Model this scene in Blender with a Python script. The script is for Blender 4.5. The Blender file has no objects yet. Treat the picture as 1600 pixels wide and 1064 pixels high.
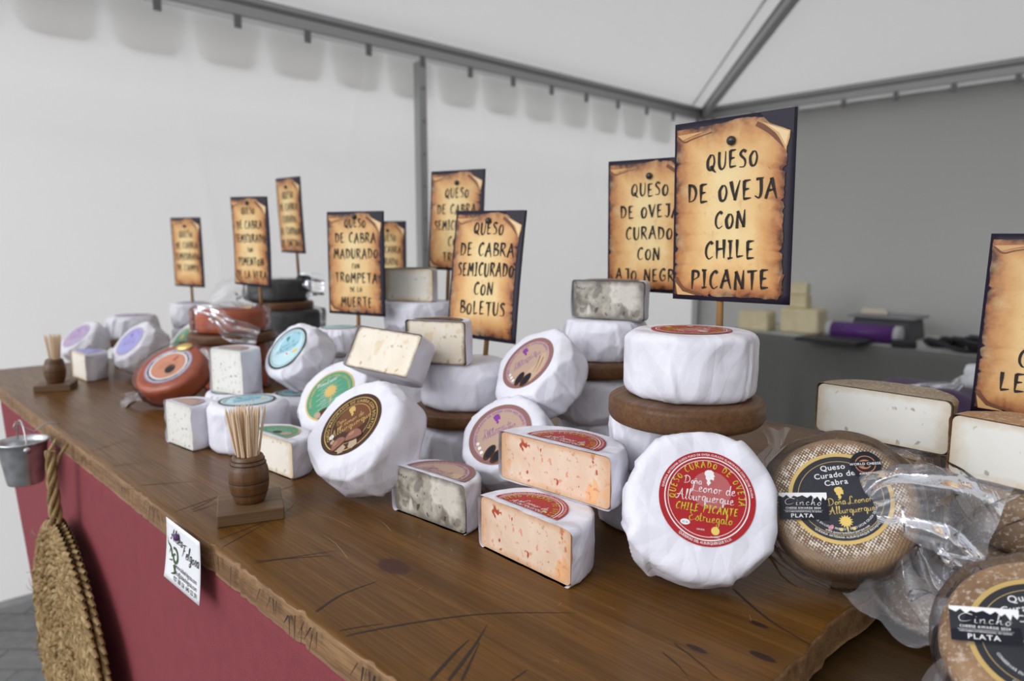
import bpy, bmesh, math, random
import numpy as np
from mathutils import Vector, Matrix, Euler
R = math.radians
C = bpy.context.scene.collection
SC = bpy.context.scene

# ---------------------------------------------------------------- camera, sky, exposure
T = 1.015                                   # height of the counter top
cam_d = bpy.data.cameras.new('camera'); cam = bpy.data.objects.new('camera', cam_d); C.objects.link(cam)
cam.location = (0, 0, 1.345); cam.rotation_euler = (R(90 - 7.6), 0, 0)
cam_d.sensor_width = 36; cam_d.lens = 1067 / 1600 * 36
cam_d.clip_start = 0.02; cam_d.clip_end = 200
cam_d.dof.use_dof = True; cam_d.dof.focus_distance = 0.72; cam_d.dof.aperture_fstop = 4.4
SC.camera = cam

world = bpy.data.worlds.new('overcast_sky'); SC.world = world; world.use_nodes = True
wn = world.node_tree; wn.nodes.clear()
wo = wn.nodes.new('ShaderNodeOutputWorld'); wb = wn.nodes.new('ShaderNodeBackground')
wb.inputs[0].default_value = (0.94, 0.955, 1.0, 1); wb.inputs[1].default_value = 1.0
wn.links.new(wb.outputs[0], wo.inputs[0])
SC.view_settings.view_transform = 'Standard'; SC.view_settings.look = 'None'
sun_d = bpy.data.lights.new('hazy_sun', 'SUN'); sun_d.energy = 1.25; sun_d.angle = R(50); sun_d.color = (0.93, 0.955, 1.0)
sun = bpy.data.objects.new('hazy_sun', sun_d); C.objects.link(sun); sun.location = (-4, -4, 5); sun.rotation_euler = Vector((.72, .58, -.42)).to_track_quat('-Z', 'Y').to_euler()
SC.view_settings.exposure = 0.44; SC.view_settings.gamma = 1; SC.view_settings.use_curve_mapping = False

# ---------------------------------------------------------------- object helpers
def tag(o, label=None, cat=None, group=None, kind=None):
    if label: o['label'] = label
    if cat: o['category'] = cat
    if group: o['group'] = group
    if kind: o['kind'] = kind
    return o

def thing(name, label, cat, mat4=None, group=None):
    o = bpy.data.objects.new(name, None); C.objects.link(o)
    o.empty_display_size = 0.03
    if mat4 is not None: o.matrix_world = mat4
    return tag(o, label, cat, group)

def mesh(name, V, F, mats, parent=None, mi=None, smooth=True, M=None, uv=None):
    me = bpy.data.meshes.new(name)
    V = np.asarray(V, float).reshape(-1, 3)
    if M is not None:
        A = np.array(M); V = V @ A[:3, :3].T + A[:3, 3]
    me.from_pydata(V.tolist(), [], [list(map(int, f)) for f in F])
    if not isinstance(mats, (list, tuple)): mats = [mats]
    for m in mats: me.materials.append(m)
    if mi is not None: me.polygons.foreach_set('material_index', np.asarray(mi, dtype=np.int32))
    if uv is not None:
        l = me.uv_layers.new(name='uv')
        idx = np.zeros(len(me.loops), dtype=np.int32); me.loops.foreach_get('vertex_index', idx)
        l.data.foreach_set('uv', np.asarray(uv, float)[idx].ravel())
    me.polygons.foreach_set('use_smooth', np.full(len(me.polygons), bool(smooth)))
    me.validate(); me.update()
    o = bpy.data.objects.new(name, me); C.objects.link(o)
    if parent: o.parent = parent
    return o

def copy_tree(o, parent=None):
    c = o.copy(); C.objects.link(c); c.parent = parent
    for ch in list(o.children): copy_tree(ch, c)
    return c

class MB:
    """collects simple solids into one mesh"""
    def __init__(s): s.V = []; s.F = []; s.I = []
    def add(s, V, F, i=0):
        n = len(s.V); s.V += [tuple(map(float, v)) for v in V]; s.F += [[k + n for k in f] for f in F]; s.I += [i] * len(F); return s
    def box(s, c, d, rot=None, i=0, taper=1.0):
        x, y, z = d[0] / 2, d[1] / 2, d[2] / 2
        V = [Vector((a * x * (taper if e > 0 else 1), b * y * (taper if e > 0 else 1), e * z)) for e in (-1, 1) for b in (-1, 1) for a in (-1, 1)]
        if rot is not None: V = [rot @ v for v in V]
        V = [v + Vector(c) for v in V]
        return s.add(V, [(0, 2, 3, 1), (4, 5, 7, 6), (0, 1, 5, 4), (2, 6, 7, 3), (0, 4, 6, 2), (1, 3, 7, 5)], i)
    def tube(s, pts, r, n=10, i=0, cap=True):
        pts = [Vector(p) for p in pts]; m = len(pts); rr = r if isinstance(r, (list, tuple)) else [r] * m
        V = []; F = []; ref = None
        for k, p in enumerate(pts):
            t = (pts[min(k + 1, m - 1)] - pts[max(k - 1, 0)]).normalized()
            if ref is None: ref = t.orthogonal().normalized()
            a = (ref - t * ref.dot(t)).normalized(); ref = a; b = t.cross(a)
            for j in range(n):
                q = 2 * math.pi * j / n; V.append(p + (a * math.cos(q) + b * math.sin(q)) * rr[k])
        for k in range(m - 1):
            for j in range(n): F.append((k * n + j, k * n + (j + 1) % n, (k + 1) * n + (j + 1) % n, (k + 1) * n + j))
        if cap: F.append(tuple(range(n))[::-1]); F.append(tuple((m - 1) * n + j for j in range(n)))
        return s.add(V, F, i)
    def lathe(s, prof, n=48, i=0, c=(0, 0, 0)):
        V = []; F = []; m = len(prof)
        for (r, z) in prof:
            for j in range(n):
                q = 2 * math.pi * j / n; V.append((c[0] + r * math.cos(q), c[1] + r * math.sin(q), c[2] + z))
        for k in range(m - 1):
            for j in range(n): F.append((k * n + j, k * n + (j + 1) % n, (k + 1) * n + (j + 1) % n, (k + 1) * n + j))
        return s.add(V, F, i)
    def build(s, name, mats, parent=None, smooth=False, M=None): return mesh(name, s.V, s.F, mats, parent, s.I, smooth, M)

def bevel(o, w, seg=2):
    m = o.modifiers.new('bevel', 'BEVEL'); m.width = w; m.segments = seg; m.limit_method = 'ANGLE'; return o

def axes(origin, z, xhint=(1, 0, 0)):
    """frame whose z axis is the given direction and whose x stays near the hint"""
    z = Vector(z).normalized(); x = Vector(xhint); x = (x - z * x.dot(z)).normalized(); y = z.cross(x)
    M = Matrix((x, y, z)).transposed().to_4x4(); M.translation = Vector(origin); return M
def frame(x, y, z, yaw, pitch=0, roll=0):
    M = Matrix.Rotation(R(yaw), 4, 'Z') @ Matrix.Rotation(R(pitch), 4, 'X') @ Matrix.Rotation(R(roll), 4, 'Y')
    M.translation = (x, y, z); return M

def vnoise(P, seed, scale):
    """smooth value noise, numpy"""
    P = np.asarray(P) * scale + seed * 17.31
    i = np.floor(P).astype(np.int64); f = P - i; f = f * f * (3 - 2 * f); out = 0
    for dx in (0, 1):
        for dy in (0, 1):
            for dz in (0, 1):
                h = ((i[:, 0] + dx) * 73856093) ^ ((i[:, 1] + dy) * 19349663) ^ ((i[:, 2] + dz) * 83492791) ^ (seed * 2654435)
                h = (h ^ (h >> 13)) * 1274126177; h = ((h ^ (h >> 16)) & 0xffff) / 65535.0
                w = (f[:, 0] if dx else 1 - f[:, 0]) * (f[:, 1] if dy else 1 - f[:, 1]) * (f[:, 2] if dz else 1 - f[:, 2])
                out = out + h * w
    return out * 2 - 1

# ---------------------------------------------------------------- materials
class NT:
    def __init__(s, name):
        s.m = bpy.data.materials.new(name); s.m.use_nodes = True; s.t = s.m.node_tree; s.t.nodes.clear()
        s.out = s.n('ShaderNodeOutputMaterial')
    def n(s, typ, **k):
        x = s.t.nodes.new(typ)
        for a, b in k.items(): setattr(x, a, b)
        return x
    def l(s, a, b): s.t.links.new(a, b)
    def bsdf(s, col=None, rough=0.5, spec=0.5, **k):
        b = s.n('ShaderNodeBsdfPrincipled'); b.inputs['Roughness'].default_value = rough; b.inputs['Specular IOR Level'].default_value = spec
        if col is not None:
            if isinstance(col, tuple): b.inputs['Base Color'].default_value = (*col, 1)
            else: s.l(col, b.inputs['Base Color'])
        for a, v in k.items(): b.inputs[a.replace('_', ' ')].default_value = v
        s.l(b.outputs[0], s.out.inputs[0]); s.b = b; return b
    def obj(s): return s.n('ShaderNodeTexCoord').outputs['Object']
    def uv(s): return s.n('ShaderNodeTexCoord').outputs['UV']
    def mapp(s, v, scale=(1, 1, 1), loc=(0, 0, 0), rot=(0, 0, 0)):
        m = s.n('ShaderNodeMapping'); s.l(v, m.inputs[0]); m.inputs['Scale'].default_value = scale; m.inputs['Location'].default_value = loc; m.inputs['Rotation'].default_value = rot
        return m.outputs[0]
    def noise(s, v, scale, detail=3, rough=0.55, dist=0.0):
        x = s.n('ShaderNodeTexNoise'); s.l(v, x.inputs['Vector']); x.inputs['Scale'].default_value = scale; x.inputs['Detail'].default_value = detail
        x.inputs['Roughness'].default_value = rough; x.inputs['Distortion'].default_value = dist; return x.outputs[0]
    def voro(s, v, scale, feat='F1', rnd=1.0):
        x = s.n('ShaderNodeTexVoronoi', feature=feat); s.l(v, x.inputs['Vector']); x.inputs['Scale'].default_value = scale; x.inputs['Randomness'].default_value = rnd; return x.outputs['Distance']
    def ramp(s, v, stops, interp='LINEAR'):
        x = s.n('ShaderNodeValToRGB'); s.l(v, x.inputs[0]); e = x.color_ramp.elements; x.color_ramp.interpolation = interp
        while len(e) < len(stops): e.new(0.5)
        for a, (p, c) in zip(e, stops):
            a.position = p; a.color = (*c, 1) if isinstance(c, tuple) else (c, c, c, 1)
        return x.outputs[0]
    def mix(s, f, a, b, mode='MIX'):
        x = s.n('ShaderNodeMix', data_type='RGBA', blend_type=mode)
        for v, k in ((f, 0), (a, 6), (b, 7)):
            if isinstance(v, (int, float)): x.inputs[k].default_value = v
            elif isinstance(v, tuple): x.inputs[k].default_value = (*v, 1)
            else: s.l(v, x.inputs[k])
        return x.outputs[2]
    def math(s, op, a, b=None):
        x = s.n('ShaderNodeMath', operation=op)
        for k, v in ((0, a), (1, b)):
            if v is None: continue
            if isinstance(v, (int, float)): x.inputs[k].default_value = v
            else: s.l(v, x.inputs[k])
        return x.outputs[0]
    def bump(s, h, strength=0.3, dist=0.01):
        x = s.n('ShaderNodeBump'); x.inputs['Strength'].default_value = strength; x.inputs['Distance'].default_value = dist
        s.l(h, x.inputs['Height']); s.l(x.outputs[0], s.b.inputs['Normal']); return x

def flat(name, col, rough=0.5, spec=0.5, **k):
    t = NT(name); t.bsdf(col, rough, spec, **k); return t.m
def ink(name, col): return flat(name, tuple(c * .9 for c in col), 0.42, 0.22)

def m_paper(name, col=(0.775, 0.765, 0.835)):
    t = NT(name); v = t.obj()
    t.bsdf(t.mix(t.ramp(t.noise(v, 22, 4), [(0.35, 0.0), (0.7, 1.0)]), tuple(c * 0.93 for c in col), col), 0.55, 0.35)
    a = t.noise(v, 30, 3, 0.5, 0.6); b = t.voro(t.mapp(v, (1, 1, 0.45)), 17, 'DISTANCE_TO_EDGE')
    w = t.n('ShaderNodeVectorMath', operation='MULTIPLY_ADD'); nz = t.n('ShaderNodeTexNoise'); t.l(v, nz.inputs['Vector']); nz.inputs['Scale'].default_value = 9; nz.inputs['Detail'].default_value = 1
    t.l(nz.outputs[1], w.inputs[0]); w.inputs[1].default_value = (.07, .07, .07); t.l(v, w.inputs[2])
    h = t.math('MULTIPLY', a, 0.35)
    for d, f in (((.8, .5, .3), 17), ((-.5, .75, .45), 21), ((.3, -.6, .75), 26), ((.95, -.2, -.4), 34), ((.1, .9, -.5), 13)):      # folds: straight creases between flat facets
        q = t.n('ShaderNodeVectorMath', operation='DOT_PRODUCT'); t.l(w.outputs[0], q.inputs[0]); q.inputs[1].default_value = tuple(k * f for k in d)
        h = t.math('ADD', h, t.math('MULTIPLY', t.math('PINGPONG', q.outputs['Value'], 0.5), 14 / f))
    h = t.math('ADD', h, t.math('MULTIPLY', t.math('MINIMUM', b, 0.12), 1.2))
    t.bump(h, 0.62, 0.0065); return t.m
PAPER = m_paper('white_wax_paper'); PAPER2 = m_paper('grey_white_wax_paper', (0.66, 0.65, 0.69))

def m_paste(name, base, dark, flecks, fsc=90, mott=14, rind=None, wet=0.12, rw=0.26):
    """cut cheese: mottled paste with small coloured flecks; rind browner at the outer edge (uv = distance from the cut's edge)"""
    t = NT(name); v = t.obj()
    c = t.mix(t.ramp(t.noise(v, mott, 4, 0.6, 0.4), [(0.38, 0.0), (0.66, 1.0)]), dark, base)
    for k, (col, sc, th, amt) in enumerate(flecks):
        n = t.noise(t.mapp(v, (1, 1, 0.8), (k * 3.1, k * 1.7, 0)), sc, 2, 0.55, 0.25)
        c = t.mix(t.math('MULTIPLY', t.ramp(n, [(th, 0.0), (th + 0.05, 1.0)]), amt), c, col)
    if rind:
        u = t.n('ShaderNodeSeparateXYZ'); t.l(t.uv(), u.inputs[0])
        e = t.math('ADD', u.outputs[0], t.math('MULTIPLY', t.math('SUBTRACT', t.noise(v, 60, 3), 0.5), rw * 1.6))
        c = t.mix(t.ramp(e, [(0.0, 0.85), (rw, 0.0)]), c, rind)
    t.bsdf(c, 0.4, 0.35); t.b.inputs['Subsurface Weight'].default_value = 0.08; t.b.inputs['Subsurface Radius'].default_value = (0.01, 0.006, 0.004); t.b.inputs['Subsurface Scale'].default_value = 0.4
    t.b.inputs['Coat Weight'].default_value = wet; t.b.inputs['Coat Roughness'].default_value = 0.12
    t.bump(t.noise(v, 120, 3), 0.12, 0.002); return t.m
P_CHILE = m_paste('chile_cheese_paste', (0.80, 0.64, 0.50), (0.70, 0.51, 0.37), [((0.80, 0.33, 0.06), 30, 0.60, 0.55), ((0.40, 0.045, 0.012), 95, 0.645, 0.95), ((0.62, 0.16, 0.07), 160, 0.61, 0.55)], rind=(0.60, 0.33, 0.17))
P_GREY = m_paste('black_garlic_cheese_paste', (0.66, 0.62, 0.53), (0.20, 0.175, 0.14), [((0.10, 0.085, 0.07), 45, 0.55, 0.6), ((0.04, 0.035, 0.03), 120, 0.62, 0.85), ((0.72, 0.68, 0.60), 26, 0.56, 0.65)], mott=22, rind=(0.14, 0.12, 0.095))
P_BOLE = m_paste('mushroom_cheese_paste', (0.80, 0.75, 0.64), (0.74, 0.65, 0.51), [((0.45, 0.29, 0.11), 80, 0.635, 0.7), ((0.62, 0.45, 0.22), 45, 0.61, 0.45)], rind=(0.20, 0.12, 0.06), rw=0.10)
P_SPEC = m_paste('herb_cheese_paste', (0.81, 0.80, 0.77), (0.75, 0.74, 0.69), [((0.07, 0.08, 0.05), 100, 0.635, 0.85), ((0.30, 0.34, 0.22), 140, 0.61, 0.5)], rind=(0.66, 0.64, 0.55))
P_TRUF = m_paste('truffle_cheese_paste', (0.86, 0.82, 0.74), (0.82, 0.77, 0.67), [((0.30, 0.22, 0.12), 70, 0.65, 0.5)], rind=(0.62, 0.46, 0.25))
P_WHITE = m_paste('cured_white_paste', (0.80, 0.78, 0.73), (0.74, 0.72, 0.66), [((0.30, 0.24, 0.17), 75, 0.655, 0.7)], mott=6, rind=(0.60, 0.50, 0.36))
P_PALE = m_paste('pale_yellow_cheese', (0.72, 0.64, 0.42), (0.62, 0.53, 0.32), [], mott=9)

def m_rind(name, woven=True, a=(0.28, 0.165, 0.075), b=(0.15, 0.085, 0.04), dust=(0.80, 0.73, 0.64)):
    t = NT(name); v = t.obj()
    c = t.mix(t.ramp(t.noise(v, 18, 4), [(0.35, 0.0), (0.65, 1.0)]), b, a)
    if woven:
        s = t.n('ShaderNodeSeparateXYZ'); t.l(v, s.inputs[0])
        wx = t.math('SINE', t.math('MULTIPLY', s.outputs[0], 1900)); wy = t.math('SINE', t.math('MULTIPLY', s.outputs[1], 1500))
        w = t.math('MULTIPLY', wx, wy); w = t.math('ADD', w, t.math('MULTIPLY', t.math('SUBTRACT', t.noise(v, 160, 3), 0.5), 4.2))
        rad = t.math('SQRT', t.math('ADD', t.math('POWER', s.outputs[0], 2.0), t.math('POWER', s.outputs[1], 2.0)))
        rm = t.ramp(t.math('ADD', rad, t.math('MULTIPLY', t.math('SUBTRACT', t.noise(v, 35, 2), 0.5), 0.012)), [(0.052, 1.0), (0.060, 0.0)])
        c = t.mix(t.math('MULTIPLY', t.ramp(w, [(-0.1, 0.0), (0.5, 0.95)]), rm), c, dust)
        t.bsdf(c, 0.6, 0.35); t.bump(w, 0.35, 0.0015)
    else:
        c = t.mix(t.math('MULTIPLY', t.ramp(t.noise(v, 260, 4), [(0.52, 0.0), (0.66, 1.0)]), 0.4), c, dust)
        t.bsdf(c, 0.6, 0.35); t.bump(t.noise(v, 90, 4), 0.3, 0.003)
    return t.m
RIND_W = m_rind('woven_brown_rind'); RIND = m_rind('brown_rind', False); RIND_GREY = m_rind('grey_brown_rind', False, (0.36, 0.28, 0.19), (0.24, 0.17, 0.1))
RIND_BLK = m_rind('charcoal_rind', False, (0.05, 0.052, 0.05), (0.02, 0.02, 0.021), (0.2, 0.2, 0.2))
def m_papri():
    t = NT('paprika_rind'); v = t.obj()
    t.bsdf(t.mix(t.ramp(t.noise(v, 25, 4), [(0.35, 0.0), (0.65, 1.0)]), (0.30, 0.055, 0.016), (0.43, 0.095, 0.03)), 0.38, 0.5); t.bump(t.noise(v, 120, 3), 0.12, 0.002); return t.m
RIND_RED = m_papri()

def m_wood(name, c1, c2, scale=1.0, rough=0.35, ax=0, knots=None, spec=0.5):
    """grain stretched along axis ax of the object"""
    t = NT(name); v = t.obj(); st = [9, 9, 9]; st[ax] = 0.55
    g = t.noise(t.mapp(v, tuple(k * scale for k in st)), 5, 5, 0.6, 0.35)
    st2 = [60, 60, 60]; st2[ax] = 1.6
    fine = t.noise(t.mapp(v, tuple(k * scale for k in st2)), 5, 3, 0.6)
    c = t.mix(t.ramp(g, [(0.3, 0.0), (0.7, 1.0)]), c1, c2)
    c = t.mix(t.math('MULTIPLY', t.ramp(fine, [(0.42, 1.0), (0.6, 0.0)]), 0.4), c, tuple(k * 0.55 for k in c1))
    if knots:
        for (kx, ky, ra, rb, col) in knots:
            q = t.n('ShaderNodeVectorMath', operation='DISTANCE'); t.l(t.mapp(v, (1 / ra, 1 / rb, 0)), q.inputs[0]); q.inputs[1].default_value = (kx / ra, ky / rb, 0)
            d = t.math('ADD', q.outputs['Value'], t.math('MULTIPLY', t.math('SUBTRACT', t.noise(v, 70, 2), 0.5), 0.35))
            c = t.mix(t.ramp(d, [(0.75, 1.0), (1.15, 0.0)]), c, col)
    b = t.bsdf(c, rough, spec); t.l(t.ramp(fine, [(0.2, rough + 0.1), (0.8, max(rough - 0.05, 0.05))]), b.inputs['Roughness'])
    t.bump(fine, 0.10, 0.002); return t.m
BOARD = m_wood('dark_turned_wood', (0.095, 0.042, 0.016), (0.165, 0.078, 0.032), 1.0, 0.42, spec=0.3)
STAKE = m_wood('varnished_stick_wood', (0.26, 0.13, 0.04), (0.36, 0.19, 0.065), 1.0, 0.4, 2)
BARREL = m_wood('barrel_wood', (0.09, 0.038, 0.011), (0.16, 0.073, 0.022), 1.2, 0.38, 2)
BASEW = m_wood('toothpick_base_wood', (0.105, 0.055, 0.022), (0.17, 0.095, 0.042), 1.2, 0.5)
PICK = flat('pale_pick_wood', (0.74, 0.56, 0.38), 0.55, 0.3)
BLACK = flat('burnt_black', (0.02, 0.014, 0.01), 0.6, 0.3)

def m_film(name, tint=0.02, rough=0.06, ior=1.22):
    t = NT(name); v = t.obj()
    tr = t.n('ShaderNodeBsdfTransparent'); gl = t.n('ShaderNodeBsdfGlossy'); gl.inputs['Roughness'].default_value = rough; gl.inputs[0].default_value = (0.95, 0.96, 1, 1)
    df = t.n('ShaderNodeBsdfDiffuse'); df.inputs[0].default_value = (0.85, 0.86, 0.9, 1)
    fr = t.n('ShaderNodeFresnel'); fr.inputs[0].default_value = ior
    bp = t.n('ShaderNodeBump'); bp.inputs['Strength'].default_value = 0.35; bp.inputs['Distance'].default_value = 0.004
    t.l(t.noise(v, 45, 3, 0.6, 0.8), bp.inputs['Height'])
    for q in (gl, df): t.l(bp.outputs[0], q.inputs['Normal'])
    t.l(bp.outputs[0], fr.inputs['Normal'])
    a = t.n('ShaderNodeMixShader'); a.inputs[0].default_value = tint; t.l(tr.outputs[0], a.inputs[1]); t.l(df.outputs[0], a.inputs[2])
    b = t.n('ShaderNodeMixShader'); t.l(fr.outputs[0], b.inputs[0]); t.l(a.outputs[0], b.inputs[1]); t.l(gl.outputs[0], b.inputs[2])
    t.l(b.outputs[0], t.out.inputs[0]); return t.m
FILM = m_film('clear_plastic_film'); FILM2 = m_film('milky_plastic_film', 0.11, 0.09, 1.38)

def m_fabric(name, refl, trans, bump=0.15):
    t = NT(name); v = t.obj()
    d = t.n('ShaderNodeBsdfDiffuse'); d.inputs[0].default_value = (*refl, 1); q = t.n('ShaderNodeBsdfTranslucent'); q.inputs[0].default_value = (*trans, 1)
    bp = t.n('ShaderNodeBump'); bp.inputs['Strength'].default_value = bump; bp.inputs['Distance'].default_value = 0.02; t.l(t.noise(v, 3.0, 4, 0.5, 0.5), bp.inputs['Height'])
    t.l(bp.outputs[0], d.inputs['Normal']); t.l(bp.outputs[0], q.inputs['Normal'])
    a = t.n('ShaderNodeAddShader'); t.l(d.outputs[0], a.inputs[0]); t.l(q.outputs[0], a.inputs[1]); t.l(a.outputs[0], t.out.inputs[0]); return t.m
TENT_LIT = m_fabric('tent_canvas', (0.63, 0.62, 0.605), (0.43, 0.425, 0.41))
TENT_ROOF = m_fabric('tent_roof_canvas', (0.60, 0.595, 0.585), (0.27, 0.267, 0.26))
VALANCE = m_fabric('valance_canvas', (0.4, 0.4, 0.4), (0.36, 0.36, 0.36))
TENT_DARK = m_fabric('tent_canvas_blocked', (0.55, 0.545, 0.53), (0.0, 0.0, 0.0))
ALU = flat('aluminium_tube', (0.42, 0.42, 0.42), 0.42, 0.5, Metallic=0.6); ALU_D = flat('aluminium_tube_dark', (0.20, 0.20, 0.20), 0.5, 0.4, Metallic=0.4)
WEB = flat('grey_webbing', (0.22, 0.22, 0.22), 0.8, 0.2); WELT = flat('white_welt', (0.80, 0.80, 0.80), 0.6, 0.3)
def m_floor():
    t = NT('grey_paving'); v = t.obj(); b = t.n('ShaderNodeTexBrick'); t.l(v, b.inputs['Vector'])
    b.inputs['Color1'].default_value = (0.15, 0.148, 0.145, 1); b.inputs['Color2'].default_value = (0.18, 0.177, 0.172, 1); b.inputs['Mortar'].default_value = (0.08, 0.08, 0.08, 1)
    b.inputs['Scale'].default_value = 2.2; b.inputs['Mortar Size'].default_value = 0.01
    t.bsdf(t.mix(0.35, b.outputs[0], t.ramp(t.noise(v, 30, 4), [(0.3, (0.10, 0.10, 0.10)), (0.7, (0.24, 0.24, 0.235))])), 0.8, 0.3); return t.m
PAVING = m_floor()
def m_cloth(name, a, b, sc=2600, refl=0.85):
    t = NT(name); v = t.obj(); s = t.n('ShaderNodeSeparateXYZ'); t.l(v, s.inputs[0])
    w = t.math('MULTIPLY', t.math('SINE', t.math('MULTIPLY', t.math('ADD', s.outputs[0], t.math('MULTIPLY', s.outputs[2], 0.35)), sc)), t.math('SINE', t.math('MULTIPLY', s.outputs[2], sc)))
    c = t.mix(t.ramp(t.math('ADD', w, t.math('MULTIPLY', t.noise(v, 40, 3), 0.6)), [(-0.4, 0.0), (0.9, 1.0)]), a, b)
    t.bsdf(c, refl, 0.15); t.bump(w, 0.3, 0.0015); return t.m
RED_CLOTH = m_cloth('wine_red_cloth', (0.165, 0.032, 0.039), (0.31, 0.078, 0.088), 3000)
GREY_CLOTH = m_cloth('grey_tablecloth', (0.13, 0.128, 0.122), (0.17, 0.168, 0.16))
GREY_TOP = flat('pale_table_top', (0.50, 0.50, 0.49), 0.6, 0.3)
# ---------------------------------------------------------------- flat artwork (labels, signs, cards)
_G = {}
def glyph(ch):
    """outline of one printed character: (verts, faces, advance)"""
    if ch in _G: return _G[ch]
    cu = bpy.data.curves.new('glyph', 'FONT'); cu.body = ch; cu.size = 1; cu.resolution_u = 3; cu.offset = 0.012
    o = bpy.data.objects.new('glyph', cu); C.objects.link(o)
    dg = bpy.context.evaluated_depsgraph_get(); dg.update(); ev = o.evaluated_get(dg); me = ev.to_mesh()
    V = [(v.co.x, v.co.y) for v in me.vertices]; F = [tuple(p.vertices) for p in me.polygons]; ev.to_mesh_clear()
    bpy.data.objects.remove(o); bpy.data.curves.remove(cu)
    adv = (max(v[0] for v in V) + 0.07) if V else 0.3
    _G[ch] = (V, F, adv); return _G[ch]

def spline(P, n=5):
    """Catmull-Rom through 2D points"""
    if len(P) < 3: return [(P[0][0] + (P[-1][0] - P[0][0]) * k / 3, P[0][1] + (P[-1][1] - P[0][1]) * k / 3) for k in range(4)]
    Q = [P[0]] + list(P) + [P[-1]]; out = []
    for i in range(1, len(Q) - 2):
        a, b, c, d = Q[i - 1:i + 3]
        for k in range(n):
            t = k / n
            out.append(tuple(0.5 * (2 * b[j] + (c[j] - a[j]) * t + (2 * a[j] - 5 * b[j] + 4 * c[j] - d[j]) * t * t + (3 * b[j] - a[j] - 3 * c[j] + d[j]) * t ** 3) for j in (0, 1)))
    out.append(tuple(P[-1])); return out

# hand lettering: strokes through points in a box one unit high; '/' joins strokes
BR = {
 'A': (.62, '0,-.04 .14,.45 .30,1/.30,1 .42,.5 .58,-.06/.08,.36 .5,.42'), 'B': (.5, '.08,.98 .06,.02/.06,.97 .36,.9 .36,.66 .1,.52/.1,.52 .46,.42 .42,.1 .03,.03'),
 'C': (.52, '.46,.86 .32,.98 .1,.72 .05,.3 .22,.02 .48,.16'), 'D': (.55, '.08,.97 .06,.0/.0,.93 .34,.84 .48,.5 .36,.12 .04,.01'), 'E': (.48, '.09,.97 .06,.02/.07,.95 .44,.99/.07,.52 .36,.55/.05,.03 .46,.07'),
 'F': (.46, '.09,.97 .06,-.03/.07,.95 .44,.99/.07,.52 .36,.56'), 'G': (.56, '.48,.84 .32,.97 .1,.7 .05,.3 .22,.02 .46,.14 .47,.44/.28,.42 .54,.46'), 'H': (.56, '.07,1 .05,-.04/.5,1.04 .49,-.02/.06,.48 .5,.54'),
 'I': (.34, '.17,.98 .16,.02/.02,.97 .32,1/.01,.0 .32,.05'), 'J': (.46, '.36,.97 .37,.3 .26,.0 .04,.12/.1,.95 .5,1.0'), 'L': (.46, '.08,1 .06,.05/.05,.03 .44,.1'), 'M': (.68, '.03,-.03 .12,.98/.12,.98 .32,.34/.32,.34 .54,1/.54,1 .62,-.03'),
 'N': (.58, '.05,-.03 .09,.98/.09,.98 .46,.03/.46,.03 .53,1.05'), 'O': (.52, '.24,.8 .06,.5 .12,.06 .34,.04 .46,.42 .38,.76 .2,.8'), 'P': (.48, '.1,.97 .03,-.08/.06,.95 .4,.9 .42,.62 .1,.44'), 'Q': (.60, '.28,.92 .08,.6 .1,.16 .34,.06 .5,.46 .44,.86 .24,.92/.28,.28 .44,.02 .6,-.12'),
 'R': (.54, '.08,.97 .05,-.02/.05,.95 .38,.9 .38,.62 .1,.48/.14,.5 .3,.3 .52,-.06'), 'S': (.46, '.42,.88 .22,.98 .08,.76 .36,.42 .32,.08 .02,.06'), 'T': (.54, '.28,.95 .26,-.03/.0,.93 .56,1.0'), 'U': (.52, '.07,1 .06,.3 .2,.0 .42,.2 .47,1'),
 'V': (.54, '.03,1 .14,.5 .25,.0/.25,.0 .38,.5 .54,1.02'), 'Z': (.5, '.04,.96 .46,.98/.46,.98 .04,.03/.04,.03 .48,.06'), ' ': (.34, '')}
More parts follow.
